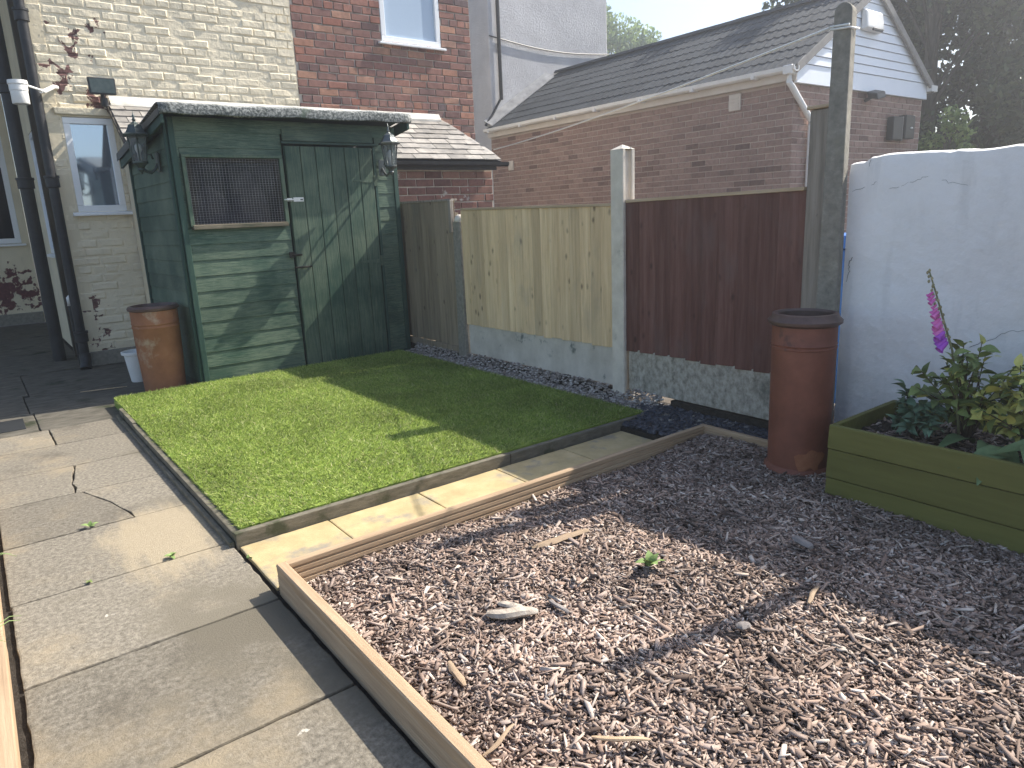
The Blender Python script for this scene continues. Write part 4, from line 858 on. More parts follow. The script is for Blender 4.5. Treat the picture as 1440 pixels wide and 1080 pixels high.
# roof: boards, felt with a turned-down front lip
ov = .175
def rp(u, d, h): return FSH(u, -d, roofz(d)+h)
MB().hexa([rp(-.05, -ov+.02, .0), rp(SW+.05, -ov+.02, .03), rp(SW+.05, SD+.06, .03), rp(-.05, SD+.06, 0), rp(-.05, -ov+.02, .022), rp(SW+.05, -ov+.02, .045), rp(SW+.05, SD+.06, .045), rp(-.05, SD+.06, .022)]).build('roof_deck', 'green_trim', sh)
nfe = 26; pts = []; prof_f = [(-ov+.012, -.034), (-ov-.004, -.030), (-ov-.010, .0), (-ov-.004, .030), (-ov+.02, .042), (-ov+.08, .040), (.35, .036), (.8, .036), (SD+.09, .030), (SD+.10, -.01)]
for i in range(nfe+1):
    q = i/nfe; u = -.085+q*(SW+.17); rz = .03*q+.004*math.sin(q*17)+.003*math.sin(q*41)
    for k, (d, hh) in enumerate(prof_f): pts.append(tuple(FSH(u, -d, roofz(max(-.1, d))+hh+rz+(rnd.uniform(-.004, .004) if k < 2 else 0))))
m = len(prof_f); fs = [(i*m+k, i*m+k+1, (i+1)*m+k+1, (i+1)*m+k) for i in range(nfe) for k in range(m-1)]
felt = MB().add(pts, fs).build('roof_felt', 'felt', sh, smooth='auto')
sm = felt.modifiers.new('thick', 'SOLIDIFY'); sm.thickness = .006; sm.offset = 0
MB().hexa([tuple(FSH(-.075, ov-.01, 1.995+.085*0)), tuple(FSH(-.055, ov-.01, 1.995)), tuple(FSH(-.055, -SD-.05, roofz(SD)-.10)), tuple(FSH(-.075, -SD-.05, roofz(SD)-.10)), tuple(FSH(-.075, ov-.01, 2.085)), tuple(FSH(-.055, ov-.01, 2.085)), tuple(FSH(-.055, -SD-.05, roofz(SD)+.02)), tuple(FSH(-.075, -SD-.05, roofz(SD)+.02))]).build('barge_board', 'green_trim', sh)
MB().hexa([tuple(FSH(SW+.05, ov-.01, 2.03)), tuple(FSH(SW+.07, ov-.01, 2.03)), tuple(FSH(SW+.07, -SD, roofz(SD)-.06)), tuple(FSH(SW+.05, -SD, roofz(SD)-.06)), tuple(FSH(SW+.05, ov-.01, 2.115)), tuple(FSH(SW+.07, ov-.01, 2.115)), tuple(FSH(SW+.07, -SD, roofz(SD)+.03)), tuple(FSH(SW+.05, -SD, roofz(SD)+.03))]).build('barge_board', 'green_trim', sh)
# side felt flap
MB().hexa([tuple(FSH(-.090, ov, 2.05)), tuple(FSH(-.080, ov, 2.05)), tuple(FSH(-.080, -SD-.08, roofz(SD)-.02)), tuple(FSH(-.09, -SD-.08, roofz(SD)-.04)), tuple(FSH(-.086, ov, 2.10)), tuple(FSH(-.080, ov, 2.10)), tuple(FSH(-.080, -SD-.08, roofz(SD)+.028)), tuple(FSH(-.086, -SD-.08, roofz(SD)+.028))]).build('felt_flap', 'dark_plastic', sh)
# door
dr = MB().fbox(FSH, D0+.004, D1-.004, -.022, .004, .02, DZ1-.004).build('door', 'green_trim', sh)
npk = 6; pw = (D1-D0-.012)/npk
for k in range(npk):
    a = D0+.006+k*pw; foot = .022+(.0 if k < 4 else rnd.uniform(.01, .05))
    MB().fbox(FSH, a+.0022, a+pw-.0022, .005, .020+rnd.uniform(-.001, .001), foot, DZ1-.008).build('door_plank', 'green_plank', dr, bev=.004, seg=1)
MB().fbox(FSH, D0-.02, D1+.04, .018, .040, DZ1+.006, DZ1+.026).build('lintel_strip', 'green_trim', sh, bev=.003)
MB().fbox(FSH, D0-.002, D1+.01, .0, .026, DZ1+.030, DZ1+.125).build('header_board', 'green_board', sh, bev=.003)
MB().fbox(FSH, D1+.003, D1+.028, .0, .020, .02, DZ1).build('door_jamb', 'green_trim', sh, bev=.003)
def thinge(zc, flip=1):
    L = .19; p = [(0, -.018), (-L, -.006), (-L-.008, 0), (-L, .006), (0, .018)]
    h_ = MB().prism(p, FSH(D1-.012, .0208, zc), FSH.u, (0, 0, 1), FSH.n, .004).build('hinge', 'green_worn', dr)
    MB().fbox(FSH, D1-.010, D1+.022, .021, .027, zc-.045, zc+.045).build('hinge_plate', 'green_worn', h_)
    return h_
thinge(.90); hg = thinge(1.60)
hs_ = MB().fbox(FSH, D0+.035, D0+.125, .021, .027, 1.435, 1.470).build('hasp', 'galvanised', dr, bev=.002)
MB().fbox(FSH, D0+.095, D0+.115, .0272, .032, 1.448, 1.457).build('slot', 'dark_plastic', hs_); MB().fbox(FSH, D0-.03, D0+.025, .020, .026, 1.44, 1.465).build('staple_plate', 'galvanised', hs_)
MB().tube([FSH(D0-.045, .03, 1.452), FSH(D0-.02, .04, 1.452), FSH(D0+.03, .036, 1.452)], .006, 6).build('ring', 'galvanised', hs_)
b1 = MB().tube([FSH(D0-.035, .032, 1.005), FSH(D0+.055, .032, 1.003)], .008, 8).build('bolt', 'rust_iron', dr)
MB().fbox(FSH, D0-.05, D0-.01, .018, .034, .985, 1.03).build('bolt_plate', 'rust_iron', b1)
MB().tube([FSH(D0-.02, .032, .90), FSH(D0+.13, .032, .90)], .007, 8).build('bolt', 'rust_iron', dr)
# window with wire mesh
wf = MB()
wf.fbox(FSH, W0-.022, W1+.022, .0, .036, WZ1, WZ1+.024); wf.fbox(FSH, W0-.022, W0+.006, .0, .034, WZ0-.01, WZ1); wf.fbox(FSH, W1-.004, W1+.026, .0, .034, WZ0-.01, WZ1)
wo = wf.build('window', 'green_worn', sh, bev=.003)
MB().fbox(FSH, W0-.01, W1+.012, .0, .046, WZ0-.03, WZ0+.004).build('sill', 'rotten_sill', wo, bev=.005, seg=2, jit=.002)
inn = MB(); inn.fbox(FSH, W0+.006, W0+.045, -.03, .012, WZ0+.004, WZ1); inn.fbox(FSH, W1-.036, W1-.004, -.03, .012, WZ0+.004, WZ1); inn.fbox(FSH, W0+.045, W1-.036, -.03, .010, WZ1-.03, WZ1)
inn.build('inner_frame', 'rust_iron', wo)
MB().fbox(FSH, W0+.045, W1-.036, -.022, -.018, WZ0+.004, WZ1-.03).build('pane', 'pane_clear', wo)
gm = MB(); uu = W0+.012
while uu < W1-.006: gm.fbox(FSH, uu, uu+.0010, .0135, .0155, WZ0+.006, WZ1-.006); uu += .0235
zz = WZ0+.012
while zz < WZ1-.006: gm.fbox(FSH, W0+.008, W1-.008, .0155, .0172, zz, zz+.0010); zz += .0185
gm.build('wire_mesh', 'wire', wo, kind='stuff')
# things stored behind the pane
def sack(lbl, u, d, z0, w_, h_, seed):
    r = random.Random(seed); mb = MB(); n = 18; prof = [(.55, 0), (.95, .12), (1, .35), (.88, .62), (.62, .84), (.25, .97), (.05, 1)]
    o_ = len(mb.v); c = FSH(u, -d, z0)
    for q, zf in prof:
        for k in range(n):
            a = 2*math.pi*k/n; rr = q*w_/2*(1+.10*math.sin(3*a+seed+zf*4)+r.uniform(-.04, .04)); mb.v.append((c.x+rr*math.cos(a), c.y+rr*.6*math.sin(a), c.z+zf*h_))
    for j in range(len(prof)-1):
        for k in range(n): mb.f.append((j*n+k, j*n+(k+1) % n, (j+1)*n+(k+1) % n, (j+1)*n+k))
    mb.f.append(tuple(range(n))[::-1]); mb.f.append(tuple((len(prof)-1)*n+k for k in range(n)))
    return tag(mb.build('sack', 'sack', smooth=True), lbl, 'sack', 'sacks inside the shed')
sack('pale lilac sack low behind the shed window mesh, nearer the house', .28, .16, 1.16, .34, .42, 1); sack('pale lilac sack standing taller behind the shed window mesh, nearer the door', .60, .17, 1.16, .30, .54, 2)
MB().fbox(FSH, .03, .9, -.36, -.04, 1.13, 1.155).build('shelf', 'trunk', sh)

# ---- wall lanterns
def lantern(name_lbl, c, wallp, metal, s=1.0):
    """c = centre of lamp body, wallp = point on the wall behind the bracket"""
    c = Vector(c); wp_ = Vector(wallp); t = thing('wall_lantern', wp_, name_lbl, 'lantern', 'lanterns on the shed')
    z = lambda q: c.z+q*s
    cap = MB().lathe([(.088*s, 0), (.092*s, .010*s), (.070*s, .022*s), (.052*s, .050*s), (.045*s, .070*s), (.020*s, .085*s), (.010*s, .095*s)], (c.x, c.y, z(.075)), 6, ang=.3).build('lamp_roof', metal, t)
    MB().lathe([(.006*s, 0), (.013*s, .012*s), (.006*s, .024*s), (.010*s, .034*s), (.004*s, .045*s), (.001, .075*s)], (c.x, c.y, z(.168)), 10).build('finial', metal, cap, smooth=True)
    fr = MB(); n = 6; top, bot = .064*s, .044*s
    gl = MB()
    for k in range(n):
        a = 2*math.pi*k/n+.3; b = 2*math.pi*(k+1)/n+.3
        p0 = Vector((c.x+bot*math.cos(a), c.y+bot*math.sin(a), z(-.085))); p1 = Vector((c.x+top*math.cos(a), c.y+top*math.sin(a), z(.077)))
        q0 = Vector((c.x+bot*math.cos(b), c.y+bot*math.sin(b), z(-.085))); q1 = Vector((c.x+top*math.cos(b), c.y+top*math.sin(b), z(.077)))
        fr.tube([p0, p1], .0052*s, 6); o_ = MB().add([p0, q0, q1, p1], [(0, 1, 2, 3)]).build('lamp_pane', 'pane_lantern', t)
    fr.build('lamp_frame', metal, t)
    MB().lathe([(.050*s, 0), (.050*s, -.012*s), (.028*s, -.030*s), (.018*s, -.045*s), (.022*s, -.055*s), (.008*s, -.072*s), (.002*s, -.085*s)], (c.x, c.y, z(-.085)), 12).build('lamp_base', metal, t, smooth='auto')
    MB().lathe([(.011*s, 0), (.012*s, .05*s), (.022*s, .075*s), (.02*s, .10*s), (.004*s, .118*s)], (c.x, c.y, z(-.083)), 12).build('bulb', 'bulb_white', t, smooth=True)
    d = wp_-Vector((c.x, c.y, 0)); d.z = 0; dn_ = d.normalized(); L = d.length
    pts = [Vector((c.x, c.y, z(-.115)))+dn_*(L*q)+Vector((0, 0, hh*s)) for q, hh in ((0, 0), (.25, -.035), (.5, -.045), (.75, -.02), (1, .03))]
    MB().tube(pts, .010*s, 8).build('bracket', metal, t, smooth=True)
    pts = [Vector((c.x, c.y, z(-.09)))+dn_*(L*q)+Vector((0, 0, hh*s)) for q, hh in ((.25, -.01), (.4, .05), (.62, .05), (.7, .02))]
    MB().tube(pts, .007*s, 8).build('scroll', metal, t, smooth=True)
    side = dn_.cross(Vector((0, 0, 1)))
    P = Vector((wp_.x, wp_.y, z(-.09))); e = [P-side*.03*s-dn_*.016, P+side*.03*s-dn_*.016, P+side*.03*s, P-side*.03*s]
    MB().hexa([p+Vector((0, 0, -.065*s)) for p in e]+[p+Vector((0, 0, .065*s)) for p in e]).build('wall_plate', metal, t, bev=.006)
    return t
lw = FSH(1.755, .018, 1.80); lc = FSH(1.712, .25, 1.806)
lantern('silvery hexagonal wall lantern on the shed front beside the door', lc, lw, 'lantern_silver', 1.06)
lw2 = FSL(.27, .018, 1.85); lc2 = FSL(.27, .15, 1.862)
lantern('dark green wall lantern on the shed side facing the small window', lc2, lw2, 'lantern_metal', 1.12)

# ---- floodlight and camera on the cream wall
t = thing('floodlight', (1.27, HY-.02, 2.44), 'black floodlight above the small white window on the cream wall', 'floodlight', 'wall floodlights')
MB().hexa([(1.155, HY-.20, 2.475), (1.375, HY-.20, 2.475), (1.36, HY-.10, 2.49), (1.17, HY-.10, 2.49), (1.150, HY-.185, 2.625), (1.380, HY-.185, 2.625), (1.36, HY-.09, 2.61), (1.17, HY-.09, 2.61)]).build('lamp_head', 'dark_plastic', t, bev=.008)
MB().hexa([(1.17, HY-.2045, 2.49), (1.36, HY-.2045, 2.49), (1.36, HY-.2005, 2.49), (1.17, HY-.2005, 2.49), (1.166, HY-.192, 2.61), (1.364, HY-.192, 2.61), (1.364, HY-.187, 2.61), (1.166, HY-.187, 2.61)]).build('lamp_glass', 'lantern_metal', t)
MB().tube([(1.265, HY-.14, 2.49), (1.265, HY-.13, 2.44), (1.27, HY-.0, 2.42)], .018, 8).build('bracket', 'dark_plastic', t, smooth='auto')
MB().lathe([(.03, 0), (.034, .02), (.03, .07), (.02, .075)], (1.275, HY-.12, 2.385), 10).build('sensor', 'dark_plastic', t, smooth='auto')
t = thing('security_camera', (.92, HY-.01, 2.5), 'white security camera on a bent arm at the cream wall corner', 'camera')
MB().lathe([(.060, 0), (.064, .006), (.064, .10), (.068, .104), (.068, .15), (.074, .155), (.072, .185), (.03, .19)], (.605, HY-.40, 2.33), 20).build('camera_body', 'white_plastic', t, smooth='auto')
MB().tube([(.93, HY-.0, 2.545), (.90, HY-.06, 2.54), (.80, HY-.26, 2.465), (.77, HY-.29, 2.46)], .018, 8).build('arm', 'white_plastic', t, smooth='auto')
MB().tube([(.80, HY-.28, 2.46), (.66, HY-.37, 2.49), (.62, HY-.39, 2.49)], .009, 8).build('cable', 'white_plastic', t, smooth='auto')

# ================================================================== POTS
t = thing('chimney_pot', (2.935, 1.70, .03), 'tall reddish brown clay chimney pot with a dark rim beside the green planter', 'chimney pot', 'clay chimney pots')
c = (2.935, 1.70, .03)
R0 = .136
cp = MB().lathe([(R0+.012, 0), (R0+.016, .012), (R0+.012, .030), (R0-.002, .042), (R0-.001, .30), (R0+.001, .585), (R0+.004, .588), (R0+.004, .594), (R0+.001, .597), (R0+.002, .604), (R0+.005, .607), (R0+.002, .612), (R0+.002, .69)], c, 48, cap=False).build('pot_body', 'terracotta', t, smooth='auto')
MB().lathe([(R0+.003, .688), (R0+.020, .700), (R0+.022, .712), (R0+.006, .728), (R0+.002, .742), (R0-.012, .744), (R0-.020, .735), (R0-.020, .45), (R0-.022, .1), (.002, .1)], c, 48, cap=False).build('pot_rim', 'pot_rim', t, smooth='auto')
# spalled patch low on the pot
pv = []; n = 15; ang0 = math.atan2(-1.70, -2.935)+.38
mb = MB(); ring = []
for k in range(22):
    a = 2*math.pi*k/22; ra = .55*(1+.22*math.sin(2*a+1)+.18*math.sin(5*a)+rnd.uniform(-.08, .08)); ring.append((ang0+ra*math.cos(a)*.75, .088+.055*ra/.55*math.sin(a)))
RR = R0+.0015
mb.add([(c[0]+RR*math.cos(a), c[1]+RR*math.sin(a), c[2]+zz) for a, zz in ring]+[(c[0]+(RR+.001)*math.cos(ang0), c[1]+(RR+.001)*math.sin(ang0), c[2]+.09)]+[(c[0]+(RR+.001)*math.cos(ang0+(a-ang0)*.5), c[1]+(RR+.001)*math.sin(ang0+(a-ang0)*.5), c[2]+.088+(zz-.088)*.5) for a, zz in ring],
       [(k, (k+1) % 22, 23+(k+1) % 22, 23+k) for k in range(22)]+[(23+k, 23+(k+1) % 22, 22) for k in range(22)]).build('spalled_patch', 'pot_chip', t, smooth=True)
t = thing('chimney_pot', (1.105, 6.12, 0), 'orange brown weathered clay chimney pot standing at the shed corner', 'chimney pot', 'clay chimney pots')
c = (1.108, 6.12, -.006); R1 = .163
MB().lathe([(R1-.012, 0), (R1-.010, .05), (R1+.002, .30), (R1+.006, .52), (R1+.010, .525), (R1+.010, .535), (R1+.006, .54), (R1+.007, .55), (R1+.011, .555), (R1+.008, .562), (R1+.008, .655)], c, 40, cap=False).build('pot_body', 'terracotta_old', t, smooth='auto')
MB().lathe([(R1+.006, .655), (R1+.022, .662), (R1+.024, .678), (R1+.012, .692), (R1-.004, .694), (R1-.012, .682), (R1-.014, .4), (.002, .2)], c, 40, cap=False).build('pot_rim', 'pot_rim', t, smooth='auto')
t = thing('plant_pot', (1.03, 6.72, 0), 'small white plastic plant pot behind the orange chimney pot', 'plant pot')
MB().lathe([(.070, 0), (.074, .01), (.100, .235), (.118, .24), (.120, .262), (.112, .265), (.100, .25), (.06, .03)], (1.03, 6.72, -.006), 28, cap=False).build('pot_body', 'white_plastic', t, smooth='auto')

# ================================================================== PLANTER
PX, PX1, PY = 2.712, 3.27, 1.440
pl = thing('raised_planter', (2.98, .4, 0), 'olive green painted timber raised planter against the white wall', 'planter')
for (za, zb) in ((.006, .122), (.126, .248), (.252, .352)):
    xo = rnd.uniform(-.003, .003); MB().hexa([(PX+xo-.004, -1.3, za), (PX+.022, -1.3, za), (PX+.022, PY, za), (PX+xo-.004, PY, za), (PX+xo+.002, -1.3, zb), (PX+.024, -1.3, zb), (PX+.024, PY, zb), (PX+xo+.002, PY, zb)]).build('planter_board', 'planter_green', pl, bev=.004, seg=2)
    MB().box(PX+.026, PX1, PY-.024, PY-.001, za, zb+(.0 if zb < .3 else .0)).build('planter_board', 'planter_green', pl, bev=.004, seg=2)
    MB().box(PX1-.024, PX1, -1.3, PY-.026, za, zb+.004).build('planter_board', 'planter_green', pl, bev=.004)
MB().box(PX+.026, PX+.075, PY-.075, PY-.026, .01, .335).build('corner_post', 'planter_green', pl, bev=.003)
gx, gy = np.meshgrid(np.linspace(PX+.024, PX1-.024, 20), np.linspace(-1.28, PY-.025, 60)); gz = .285+npr.normal(0, .008, gx.shape)+.01*np.sin(gy*5)
I = np.arange(20*60).reshape(60, 20)
raw('soil', np.stack([gx, gy, gz], -1).reshape(-1, 3), np.stack([I[:-1, :-1], I[:-1, 1:], I[1:, 1:], I[1:, :-1]], -1).reshape(-1, 4), 'soil', pl, smooth=True, loc=(2.98, .4, .285))
chips('wood_mulch', 900, (PX+.04, PX1-.04), (.2, PY-.04), lambda x, y: 0*x+.292, (.015, .06), (.004, .012), (.002, .005), 'bark_chip', pl)

# ================================================================== PLANTS
def leaf_mesh(name, mat, w=.42, fold=.12, droop=.25, tip=1.0, n=5):
    V = []; F = []
    for i in range(n+1):
        q = i/n; ww = w/2*math.sin(math.pi*min(1, q**.85))**.9*(1-.25*q) if 0 < i < n else .008
        z = -droop*q*q+.10*math.sin(q*math.pi)
        V += [(-ww, q, z+fold*ww), (0, q, z), (ww, q, z+fold*ww)]
    for i in range(n): F += [(3*i, 3*i+1, 3*i+4, 3*i+3), (3*i+1, 3*i+2, 3*i+5, 3*i+4)]
    me = bpy.data.meshes.new(name); me.from_pydata(V, [], F); me.polygons.foreach_set('use_smooth', [True]*len(F)); me.materials.append(MATS[mat]); return me
LM = {k: leaf_mesh('leaf', *a) for k, a in dict(green=('leaf_green', .58), yellow=('leaf_yellow', .58), blue=('leaf_blue', .62, .2, .45), big=('leaf_big', .55, .25, .5), fresh=('leaf_fresh', .75, .1, .3)).items()}
def leaf(parent, kind, pos, az, el, size, roll=0):
    o = bpy.data.objects.new('leaf', LM[kind]); COL.objects.link(o); o.parent = parent
    m = Matrix.Rotation(az, 4, 'Z') @ Matrix.Rotation(el, 4, 'X') @ Matrix.Rotation(roll, 4, 'Y') @ Matrix.Scale(size, 4)
    o.matrix_basis = Matrix.Translation(Vector(pos)-WLOC[parent.name]) @ m
    return o
def shrub(label, base, tips, nl, mix, size, cat='shrub', matstem='stem_dark', rs=3):
    r = random.Random(rs); t = thing('shrub', base, label, cat)
    for tip in tips:
        a, b = Vector(base), Vector(tip); mid = a.lerp(b, .5)+Vector((r.uniform(-.02, .02), r.uniform(-.02, .02), .04))
        pts = [a, a.lerp(mid, .5)+Vector((0, 0, .015)), mid, mid.lerp(b, .5), b]
        MB().tube(pts, .004, 6, .0015).build('branch', matstem, t)
        for k in range(nl):
            q = .2+.8*((k+r.random())/nl)**.75; seg = min(3, int(q*4)); p = pts[seg].lerp(pts[seg+1], q*4-seg)
            d = (pts[seg+1]-pts[seg]).normalized(); az = math.atan2(-d.x, d.y)+(1 if k % 2 else -1)*r.uniform(.4, 1.5); 
            kind = mix(r, q, p); leaf(t, kind, p, az, r.uniform(-.5, 1.1), size*r.uniform(.65, 1.3), r.uniform(-1.0, 1.0))
    return t
def rr(a, b): return rnd.uniform(a, b)
tr_ = random.Random(21)
def tipset(n, yc, yr, xc, zr):
    out = []
    for k in range(n):
        f = tr_.uniform(-1, 1); out.append((xc+tr_.uniform(-.13, .13), yc+f*yr, zr[0]+(zr[1]-zr[0])*(1-.75*f*f)*tr_.uniform(.45, 1)))
    return out
tips = [(3.02, 1.25, .58), (2.98, 1.23, .50), (3.05, 1.12, .68), (3.10, 1.05, .69), (3.0, 1.0, .66)]+tipset(19, 1.05, .19, 3.02, (.36, .72))
shrub('bushy green and yellow variegated shrub under the foxglove in the green planter', (3.06, 1.05, .285), tips, 12, lambda r, q, p: 'yellow' if (r.random() < (.45 if p.y < .99 else .15)) else 'green', .060)
tips = [(2.95, .86, .54), (3.02, .80, .60), (3.05, .72, .62)]+tipset(19, .82, .19, 2.97, (.36, .68))
shrub('bright yellow leaved shrub at the picture edge of the green planter', (3.02, .80, .285), tips, 13, lambda r, q, p: 'yellow' if r.random() < .72 else 'green', .058, rs=9)
tips = [(2.96, 1.262, .50), (2.93, 1.22, .42), (2.95, 1.18, .44), (3.0, 1.27, .38), (2.90, 1.16, .38), (2.86, 1.20, .36), (2.98, 1.14, .42), (2.85, 1.10, .37), (2.90, 1.26, .35)]
shrub('blue-green leafy dead nettle at the planter end by the chimney pot', (2.95, 1.2, .285), tips, 18, lambda r, q, p: 'blue', .050, cat='plant', rs=5)
# foxglove
fx = thing('foxglove', (3.0, 1.05, .285), 'leaning foxglove spike with pink and purple bells in front of the white wall', 'flower')
stem_pts = [Vector((3.0, 1.055, .285)), Vector((3.0, 1.085, .50)), Vector((3.0, 1.115, .66)), Vector((3.0, 1.155, .77)), Vector((2.99, 1.19, .88)), Vector((2.985, 1.222, .972))]
MB().tube(stem_pts, .006, 8, .0025).build('stalk', 'stem', fx, smooth=True)
def on_stem(z):
    for a, b in zip(stem_pts[:-1], stem_pts[1:]):
        if a.z <= z <= b.z: return a.lerp(b, (z-a.z)/(b.z-a.z))
    return stem_pts[-1]
def bell(p, d, L, mat):
    d = Vector(d).normalized(); a = d.cross(Vector((0, 0, 1))).normalized(); b = a.cross(d); mb = MB(); n = 12
    prof = [(.08, 0), (.17, .12), (.21, .4), (.24, .75), (.33, .95), (.37, 1.02)]
    for q, s in prof:
        for k in range(n):
            th = 2*math.pi*k/n; w_ = q*L*(1+(.10*math.sin(5*th) if s > .9 else 0)); mb.v.append(tuple(Vector(p)+d*(s*L)+a*(w_*math.cos(th))+b*(w_*math.sin(th))))
    for j in range(len(prof)-1):
        for k in range(n): mb.f.append((j*n+k, j*n+(k+1) % n, (j+1)*n+(k+1) % n, (j+1)*n+k))
    mb.f.append(tuple(range(n))[::-1])
    fl = mb.build('flower_bell', mat, fx, smooth=True); return fl
for i in range(15):
    z = .695+.013*i+(.01 if i > 11 else 0); f = i/14; mt = 'petal_purple' if i < 4 else 'petal_pink'; L = (.046-.020*f)*(.75 if i in (8, 11) else 1)
    p = on_stem(z)+Vector((-.004, .006, 0)); s = (-1, 0, 1)[i % 3]
    bell(p, (-.50+.35*s, .72+.22*s, -.95), L, mt)
for i in range(26):
    z = .70+.27*i/25; p = on_stem(z); a = i*2.4; rad = .012*(1-.4*i/25); c_ = p+Vector((-.4*rad, rad*math.cos(a)+.004, .3*rad*math.sin(a)))
    MB().lathe([(.001, -.007), (.0052, -.002), (.0048, .003), (.001, .008)], c_, 6).build('seed_pod', 'seed_bud', fx, smooth=True)
for (az, el, s, p) in ((1.2, .45, .17, (2.98, 1.0, .31)), (2.5, .3, .20, (2.95, .95, .31)), (1.9, .12, .22, (2.92, .92, .33)), (2.9, .5, .2, (3.0, .9, .33)), (1.0, .25, .17, (2.85, .83, .33)), (2.2, -.05, .16, (2.86, .80, .31)), (1.5, .6, .2, (2.9, .75, .34)), (.6, .4, .2, (2.88, .68, .36))):
    leaf(fx, 'big', p, az, el, s, rnd.uniform(-.5, .5))
# weeds
def weed(label, p, n, s, kind='fresh', seed=1, el=(.1, .7)):
    r = random.Random(seed); t = thing('weed', p, label, 'weed', 'small weeds')
    for k in range(n): leaf(t, kind, (p[0]+r.uniform(-.2, .2)*s, p[1]+r.uniform(-.2, .2)*s, p[2]+.003), 2*math.pi*k/n+r.uniform(-.4, .4), r.uniform(*el), s*r.uniform(.6, 1.2), r.uniform(-.4, .4))
    return t
weed('pale green leafy weed growing through the sunlit bark chips', (1.685, 1.50, .055), 7, .055, seed=4, el=(.3, 1.1))
weed('small green weed in the slab joint beside the bare patch', (.440, 2.862, .002), 5, .030, seed=2); weed('tiny green sprig in the path below the crack', (.235, 3.42, .002), 4, .03, seed=3, el=(.5, 1.2))
weed('dark moss sprig in the path joint nearest the outer rail', (.155, 2.85, .0), 6, .022, 'green', seed=6); weed('green blade at the corner of the yellow slab', (.668, 2.62, .002), 3, .028, seed=8, el=(.8, 1.3))
def grass_tuft(label, p, n, L, seed):
    r = random.Random(seed); t = thing('grass_tuft', p, label, 'grass', 'grass tufts by the path rail')
    for k in range(n):
        a = r.uniform(-.6, .6); q = L*r.uniform(.6, 1.1); d = Vector((math.cos(a), math.sin(a), 0))
        pts = [Vector(p), Vector(p)+d*q*.35+Vector((0, 0, q*.35)), Vector(p)+d*q*.75+Vector((0, 0, q*.42)), Vector(p)+d*q+Vector((0, 0, q*.30))]
        MB().tube(pts, .0028, 4, .0006).build('blade', 'leaf_fresh', t)
grass_tuft('long grass blades leaning over the pale path rail, farther along', (-.17, 3.18, .03), 3, .14, 1); grass_tuft('long grass blades leaning over the pale path rail, nearest the camera', (-.175, 2.52, .03), 3, .13, 2)

# ================================================================== LOOSE WOOD on the bark
def driftwood(name, label, p0, p1, r, mat, bend=.01, n=7, flat=.6, group='loose pieces of wood on the bark'):
    a, b = Vector(p0), Vector(p1); mb = MB(); m = 9; q = random.Random(name+label); d = (b-a).normalized(); s = d.cross(Vector((0, 0, 1))).normalized(); u = s.cross(d)
    for i in range(m):
        f = i/(m-1); c = a.lerp(b, f)+s*bend*math.sin(f*5)+u*bend*.5*math.sin(f*3)
        rad = r*(.72+.45*math.sin(f*math.pi)**.6+q.uniform(-.12, .12))*(.75 if i in (0, m-1) else 1)
        for k in range(n):
            t = 2*math.pi*k/n; w_ = rad*(1+q.uniform(-.12, .12)); mb.v.append(tuple(c+s*w_*math.cos(t)+u*w_*flat*math.sin(t)))
    for j in range(m-1):
        for k in range(n): mb.f.append((j*n+k, j*n+(k+1) % n, (j+1)*n+(k+1) % n, (j+1)*n+k))
    mb.f.append(tuple(range(n))[::-1]); mb.f.append(tuple((m-1)*n+k for k in range(n)))
    o = mb.build(name, mat, smooth='auto'); return tag(o, label, 'wood', group)
driftwood('driftwood', 'pale bone-like piece of driftwood lying on the sunlit bark', (1.085, 1.625, .058), (1.20, 1.515, .062), .020, 'dead_wood', .012)
driftwood('wood_chunk', 'small grey wood chunk just behind the pale driftwood', (1.155, 1.66, .052), (1.195, 1.585, .052), .013, 'dead_wood', .002)
driftwood('stick', 'grey stick lying a hand away from the pale driftwood', (1.288, 1.565, .052), (1.283, 1.47, .052), .008, 'grey_stone', .003)
driftwood('stick', 'thin forked brown stick near the corner of the bed board in the foreground', (.735, 1.150, .060), (.850, 1.175, .064), .005, 'stick_wood', .006)
driftwood('stick', 'short brown log with a pale cut end near the bed board', (.872, 1.505, .052), (.840, 1.385, .056), .010, 'stick_wood', .003)
driftwood('plank_offcut', 'long grey plank offcut half in the post shadow', (1.47, 1.88, .056), (1.72, 1.838, .060), .017, 'stick_wood', .003, n=6, flat=.45)
driftwood('stick', 'yellow splinter at the foreground edge of the bark', (.965, 1.035, .058), (1.058, .935, .060), .006, 'cap_wood', .004)
driftwood('wood_chunk', 'brown dark knuckle of wood in shade before the planter', (2.235, 1.29, .060), (2.195, 1.205, .060), .017, 'grey_stone', .003)
driftwood('pebble', 'small rounded brown stone on the sunlit bark beyond the driftwood', (1.60, 1.09, .052), (1.64, 1.07, .052), .013, 'grey_stone', .001)
driftwood('stick', 'dark twig along the shaded edge of the bark', (1.98, 1.05, .056), (1.86, 1.02, .058), .007, 'stick_wood', .004)

driftwood('bamboo_cane', 'thin pale cane lying on the dark yard slabs beside the chimney pot', (.555, 6.575, .004), (.885, 6.50, .004), .006, 'cap_wood', .002, group='loose pieces of wood on the yard')
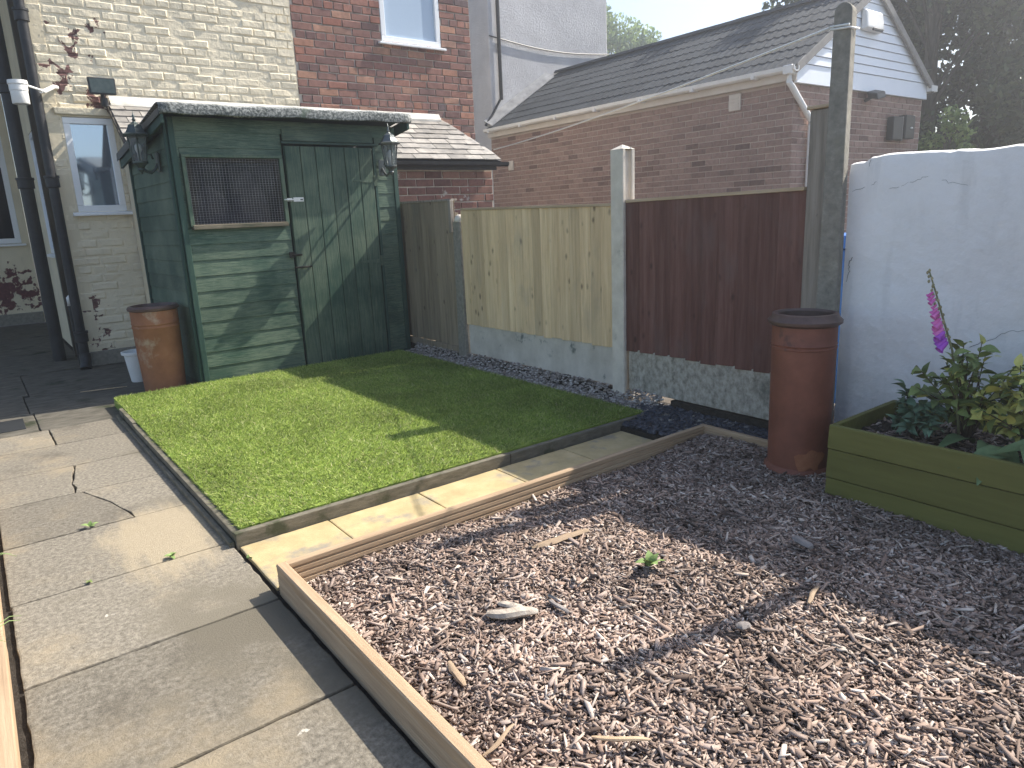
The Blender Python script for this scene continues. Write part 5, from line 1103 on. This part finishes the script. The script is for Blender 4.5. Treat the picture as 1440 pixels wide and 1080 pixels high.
# ================================================================== TREES
def tree(label, base, height, rad, n, lsz, mat, trunk_r=.14, lean=(0, 0), zlow=.12, seed=1, group='trees beyond the garage', cl=26, name='tree'):
    r = np.random.default_rng(seed); q = random.Random(seed); t = thing(name, base, label, 'tree' if name == 'tree' else 'bush', group)
    b = Vector(base); top = b+Vector((lean[0], lean[1], height*.86))
    tr = [b.lerp(top, f)+Vector((q.uniform(-.08, .08), q.uniform(-.08, .08), 0))*(1 if 0 < f < 1 else 0) for f in (0, .2, .4, .6, .8, 1)]
    trunk = MB().tube(tr, trunk_r, 9, trunk_r*.25).build('trunk', 'trunk', t, smooth=True)
    cs = []
    for k in range(cl):
        f = zlow+(1-zlow)*(k+.5)/cl*.93; a = q.uniform(0, 6.28); env = rad*math.sin(math.pi*min(1, (.16+.84*(f-zlow)/(1-zlow)))**.8)**.75 if f > zlow else rad*.5
        rr_ = env*q.uniform(.35, .85); c = b.lerp(top, f)+Vector((rr_*math.cos(a), rr_*math.sin(a), height*.07)); cs.append((c, rad*q.uniform(.30, .48)))
        base_pt = b.lerp(top, max(.05, f-.12)); MB().tube([base_pt, base_pt.lerp(c, .5)+Vector((0, 0, .1)), c], trunk_r*.22, 5, .01).build('limb', 'trunk', t)
    ci = r.integers(0, cl, n); C = np.array([tuple(c) for c, _ in cs])[ci]; S = np.array([s for _, s in cs])[ci]
    d = r.normal(0, 1, (n, 3)); d /= np.linalg.norm(d, axis=1)[:, None]; rad_ = r.random(n)**.45
    P = C+d*(S*rad_)[:, None]*np.array([1, 1, .85]); P[:, 2] = np.maximum(P[:, 2], b.z+.1)
    a1 = r.normal(0, 1, (n, 3)); a1 /= np.linalg.norm(a1, axis=1)[:, None]; a2 = np.cross(a1, r.normal(0, 1, (n, 3))); a2 /= np.linalg.norm(a2, axis=1)[:, None]
    L = (lsz*r.uniform(.6, 1.4, n))[:, None]; V = np.stack([P-a1*L*.5, P+a2*L*.28-a1*L*.05, P+a1*L*.5, P-a2*L*.28-a1*L*.05], 1)
    raw('crown', V.reshape(-1, 3), np.arange(n*4).reshape(-1, 4), mat, t, 'stuff', loc=tuple(b+Vector((0, 0, height/2))))
    return t
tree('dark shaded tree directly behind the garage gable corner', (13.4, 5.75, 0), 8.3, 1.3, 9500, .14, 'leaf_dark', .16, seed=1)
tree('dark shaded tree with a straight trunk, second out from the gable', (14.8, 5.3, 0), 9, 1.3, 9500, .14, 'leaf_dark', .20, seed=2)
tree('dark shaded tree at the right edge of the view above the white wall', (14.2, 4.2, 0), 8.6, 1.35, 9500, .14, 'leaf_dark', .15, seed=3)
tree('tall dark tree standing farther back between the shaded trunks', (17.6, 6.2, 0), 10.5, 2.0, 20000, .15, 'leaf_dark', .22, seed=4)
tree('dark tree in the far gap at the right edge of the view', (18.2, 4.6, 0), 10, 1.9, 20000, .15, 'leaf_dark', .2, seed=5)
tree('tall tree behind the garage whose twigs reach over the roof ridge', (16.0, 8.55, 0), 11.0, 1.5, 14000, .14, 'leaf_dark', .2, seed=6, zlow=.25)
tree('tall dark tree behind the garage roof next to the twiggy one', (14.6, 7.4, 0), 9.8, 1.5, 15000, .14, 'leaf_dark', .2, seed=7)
tree('sunlit pale green tree beyond the roof ridge beside the rendered house', (22.6, 22.9, 0), 10.3, 3.0, 26000, .20, 'leaf_far', .25, seed=8, zlow=.3, group='trees beyond the roof')
tree('second sunlit green tree rising just above the roof ridge', (26.2, 23.8, 0), 9.2, 2.4, 16000, .20, 'leaf_far', .22, seed=12, zlow=.3, group='trees beyond the roof')
tree('small bright yellow-green bush between the garage corner and white wall', (11.75, 4.75, 0), 2.75, .55, 1500, .09, 'leaf_far', .04, seed=9, zlow=.3, group=None, cl=9, name='bush')

# ================================================================== GLARE VEIL (scattering volume added to imitate lens glare)
hz = MB().box(-41, 81, -41, 81, -1.0, 14.0).build('glare_veil', 'room_dark', kind='stuff')
hz['label'] = 'thin scattering volume added over the garden to imitate lens glare'
hm = bpy.data.materials.new('glare_veil'); hm.use_nodes = True; hn = hm.node_tree; hn.nodes.clear()
ho = hn.nodes.new('ShaderNodeOutputMaterial'); hv = hn.nodes.new('ShaderNodeVolumePrincipled'); hn.links.new(hv.outputs[0], ho.inputs['Volume'])
hv.inputs['Color'].default_value = (.92, .95, 1, 1); hv.inputs['Density'].default_value = .0088; hv.inputs['Anisotropy'].default_value = .7
hz.data.materials.clear(); hz.data.materials.append(hm)
